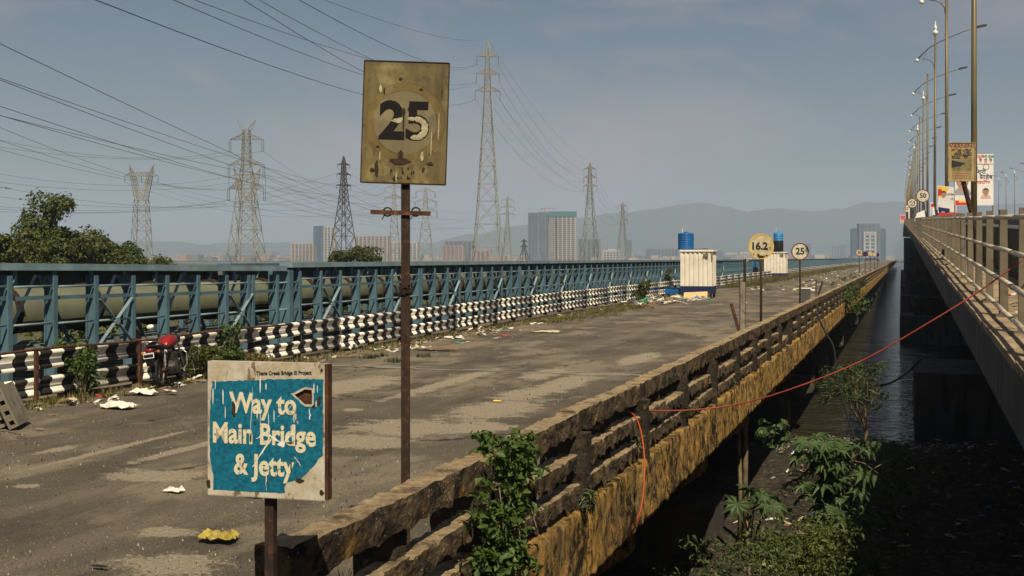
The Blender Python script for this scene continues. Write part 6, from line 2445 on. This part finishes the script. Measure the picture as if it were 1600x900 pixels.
# vine hanging over the near parapet
def vine(name, label, spots, m, ls, per, seed, asp=.62):
    r = empty(name, spots[0][0])
    v, f = clump_leaves(spots, per, ls, asp, seed, .15)
    link('foliage', np_mesh('foliage', v, f, m), r, True)
    mb = MB()
    for (c, rad) in spots[::4]:
        mb.tube([c, Vector(c) + Vector((rnd.uniform(-.05, .05), rnd.uniform(-.05, .05), -rad * 1.6))], [.006, .003], 4)
    tag(mb.build('stems', MT['stem'], r), kind='stuff')
    return tag(r, label, 'vine')


sp = []
g = random.Random(4)
for q in range(120):
    u = g.random()
    px = 800 + g.gauss(0, 18) - 22 * u + 6
    py = 690 + 205 * u
    Dv = 2.56 * FPX / (VPX - px) * .985 - .02
    sp.append((at(px, py, Dv - g.random() * .14), .05 + .04 * g.random()))
for q in range(26):
    sp.append((at(g.uniform(742, 830), g.uniform(676, 712), 2.62 * FPX / (VPX - 785) + g.uniform(-.1, .15)), .05))
vine('parapet_vine', 'dense green vine hanging over the near parapet', sp, MT['leaf_vine'], .052, 20, 31)
# bush growing out of the far parapet
sp = []
for q in range(80):
    px, py = g.gauss(1322, 13), g.gauss(468, 14)
    sp.append((at(px, py, 2.5 * FPX / (VPX - 1322) + g.uniform(-1.0, .6)), .16 + .12 * g.random()))
vine('parapet_bush', 'green bush growing from the parapet beyond the 25 sign', sp, MT['leaf_vine'], .10, 34, 33)
sp = []
for (px, py) in ((1150, 592), (924, 775), (1077, 650), (912, 785), (1000, 690)):
    Dv = 2.52 * FPX / (VPX - px)
    for q in range(6): sp.append((at(px + g.gauss(0, 5), py + g.gauss(0, 8), Dv + g.uniform(-.1, .05)), .05))
vine('parapet_weed', 'small green weeds sprouting between the parapet rails', sp, MT['leaf_feather'], .05, 16, 35, .3)

# palmate-leaved plants on the bank
lf = []
for i in range(9):
    a = R(-150 + 300 * i / 8)
    L = .17 * (1 - .16 * abs(i - 4) / 4) if i not in (0, 8) else .09
    lf.append((a, L))
vs, fs = [(0, 0, 0)], []
ring_ = []
for i, (a, L) in enumerate(lf):
    wv = R(9)
    for (da, rr_, z) in ((-R(17), .075, .006), (-wv, L * .62, .002), (0, L, -.03), (wv, L * .62, .002)):
        if i == 0 and da == -R(17): rr_ = .04
        ring_.append((rr_ * math.sin(a + da), rr_ * math.cos(a + da), z - .25 * rr_ * rr_))
vs += ring_
n = len(ring_)
fs = [(0, i + 1, i) for i in range(1, n)]
mb = MB().add(vs, fs)
palm_leaf = mb.mesh('leaf', MT['leaf_castor'])


def castor(px, ybot, D, spots, label, seed, sc=1.0):
    g = random.Random(seed)
    b = at(px, ybot, D)
    b.z = bank_h(b.x, b.y)
    r = empty('castor_plant', b)
    mb = MB()
    top = max(at(x, y, D).z for x, y in spots)
    stem = [b, b + Vector((.05, .1, (top - b.z) * .5)), b + Vector((0, .1, (top - b.z) * .85))]
    mb.tube(stem, [.035, .028, .014], 7)
    for (x, y) in spots:
        e = at(x, y, D + g.uniform(-.7, .5))
        j = stem[1].lerp(stem[2], g.random()) if e.z > stem[1].z else b.lerp(stem[1], g.random())
        mid = (j + e) / 2 + Vector((0, 0, .12))
        mb.tube([j, mid, e], [.012, .009, .006], 5)
        s = sc * g.uniform(.75, 1.3)
        d = (e - j)
        az = math.atan2(d.y, d.x) - math.pi / 2 + g.uniform(-.7, .7)
        link('leaf', palm_leaf, r, True, loc=e, rot=(R(-28) + g.uniform(-.45, .35), g.uniform(-.4, .4), az), scale=(s, s, s))
    mb.build('stem', MT['stem'], r, smooth=True)
    return tag(r, label, 'plant')


g = random.Random(9)
sp = [(1280, 693), (1262, 690), (1300, 688), (1318, 695), (1345, 688), (1360, 700), (1335, 705), (1262, 735), (1248, 715), (1272, 770), (1290, 735), (1310, 725), (1326, 715), (1345, 738), (1340, 765), (1300, 770), (1316, 790), (1288, 808), (1305, 806), (1325, 808), (1308, 835), (1330, 830), (1280, 830), (1350, 790), (1362, 745)]
sp += [(g.gauss(1306, 34), g.uniform(680, 880)) for q in range(110)]
castor(1306, 900, 20.5, sp, 'large castor plant with palm-shaped leaves between the bridges', 5, 1.65)
sp = [(1172, 765), (1190, 772), (1212, 778), (1196, 792), (1152, 787), (1180, 785), (1205, 790)]
castor(1165, 880, 15.5, sp, 'small castor plant with a few big leaves by the old bridge', 6, 1.35)
sp = [(g.gauss(1398, 16), g.uniform(690, 780)) for q in range(22)]
castor(1396, 830, 23, sp, 'dim castor plant in the shade of the new bridge', 8, 1.3)
# leafy twig under the beam
sp = []
for q in range(26):
    sp.append((at(g.gauss(1209, 13), g.gauss(675, 14), 17.5 + g.uniform(-.2, .2)), .06))
vine('hanging_twig', 'leafy twig hanging in front of the dark pier', sp, MT['leaf_castor'], .11, 5, 37, .7)
# feathery shrub over the water
r = None
sp = []
for q in range(70):
    a = g.random()
    sp.append((at(1290 + 95 * a + g.gauss(0, 8), 575 + 55 * g.random() + 26 * a * (g.random() - .6), 27 + g.uniform(-1.2, 1.2)), .14 + .13 * g.random()))
vine('feathery_shrub', 'feathery pale green shrub reaching over the water', sp, MT['leaf_feather'], .13, 44, 39, .16)
b0 = at(1335, 600, 27)
bb = Vector((b0.x + .2, b0.y + .5, bank_h(b0.x, b0.y)))
tr = bpy.data.objects['feathery_shrub']
MB().tube([bb, (bb + b0) / 2 + Vector((.15, 0, .2)), b0], [.06, .045, .02], 7).build('trunk', MT['stem'], tr)
for q in range(9):
    e = sp[q * 7][0]
    MB().tube([(bb + b0) / 2 + Vector((.15, 0, .2)), (b0 + e) / 2, e], [.025, .016, .006], 5).build('branch', MT['stem'], tr)
# low leafy cover at the bottom
cl = []
for q in range(95):
    px, py = g.gauss(1165, 55), 845 + 100 * g.random() + abs(g.gauss(0, 12))
    if px > 1300: continue
    Dq = g.uniform(12, 17)
    p = at(px, py, Dq)
    p.z = max(p.z, bank_h(p.x, p.y))
    cl.append((p, .12 + .14 * g.random()))
weed_strip('ground_cover', 'low leafy weeds covering the bank at the bottom', cl, MT['leaf_cover'], .07, 34, 41)
cl = []
for q in range(190):
    px, py = g.gauss(1280, 42), 815 + 130 * g.random() ** .8
    p = at(px, py, g.uniform(17, 20))
    p.z = max(p.z, bank_h(p.x, p.y))
    cl.append((p, .14 + .2 * g.random()))
weed_strip('thicket', 'dense dark leafy thicket around the large castor plant', cl, MT['leaf_tree'], .11, 24, 47)
cl = []
for q in range(260):
    x, y = g.uniform(-2.8, 3), g.uniform(14, 42)
    cl.append((Vector((x, y, bank_h(x, y) + .1)), .12 + .2 * g.random()))
weed_strip('bank_weeds', 'scattered dark weeds among rubbish on the bank', cl, MT['leaf_cover'], .085, 30, 43)

# a bird gliding over the marsh
p = at(10, 294, 90)
mb = MB()
mb.lathe([(0, -.22), (.03, -.16), (.055, -.02), (.045, .10), (.02, .18), (0, .22)], 8)
for s_ in (-1, 1):
    mb.prism([(s_ * .03, -.06), (s_ * .24, .02), (s_ * .50, -.05), (s_ * .25, .09), (s_ * .03, .08)], -.008, .008, 'x' if False else 'y')
o = fix_normals(mb.build('bird', MT['black_pl'], None, loc=p, rot=(R(80), R(8), TH + .6)))
tag(o, 'small dark bird gliding above the left trees', 'bird')

# ================================================================== HAZE
hz = MB().box(-6500, 3300, -500, 7100, WZ - 2.0, 360).build('haze', None if False else MT['water'])
hz.data.materials.clear()
hm = bpy.data.materials.new('haze')
hm.use_nodes = True
hn = hm.node_tree.nodes
for q in list(hn):
    if q.type != 'OUTPUT_MATERIAL': hn.remove(q)
pv = hn.new('ShaderNodeVolumePrincipled')
pv.inputs['Color'].default_value = (.58, .715, .95, 1)
pv.inputs['Density'].default_value = .00022
pv.inputs['Anisotropy'].default_value = 0.0
hm.node_tree.links.new(pv.outputs[0], hn['Material Output'].inputs['Volume'])
hz.data.materials.append(hm)
tag(hz, 'pale blue haze hanging over the creek', None, None, 'stuff')
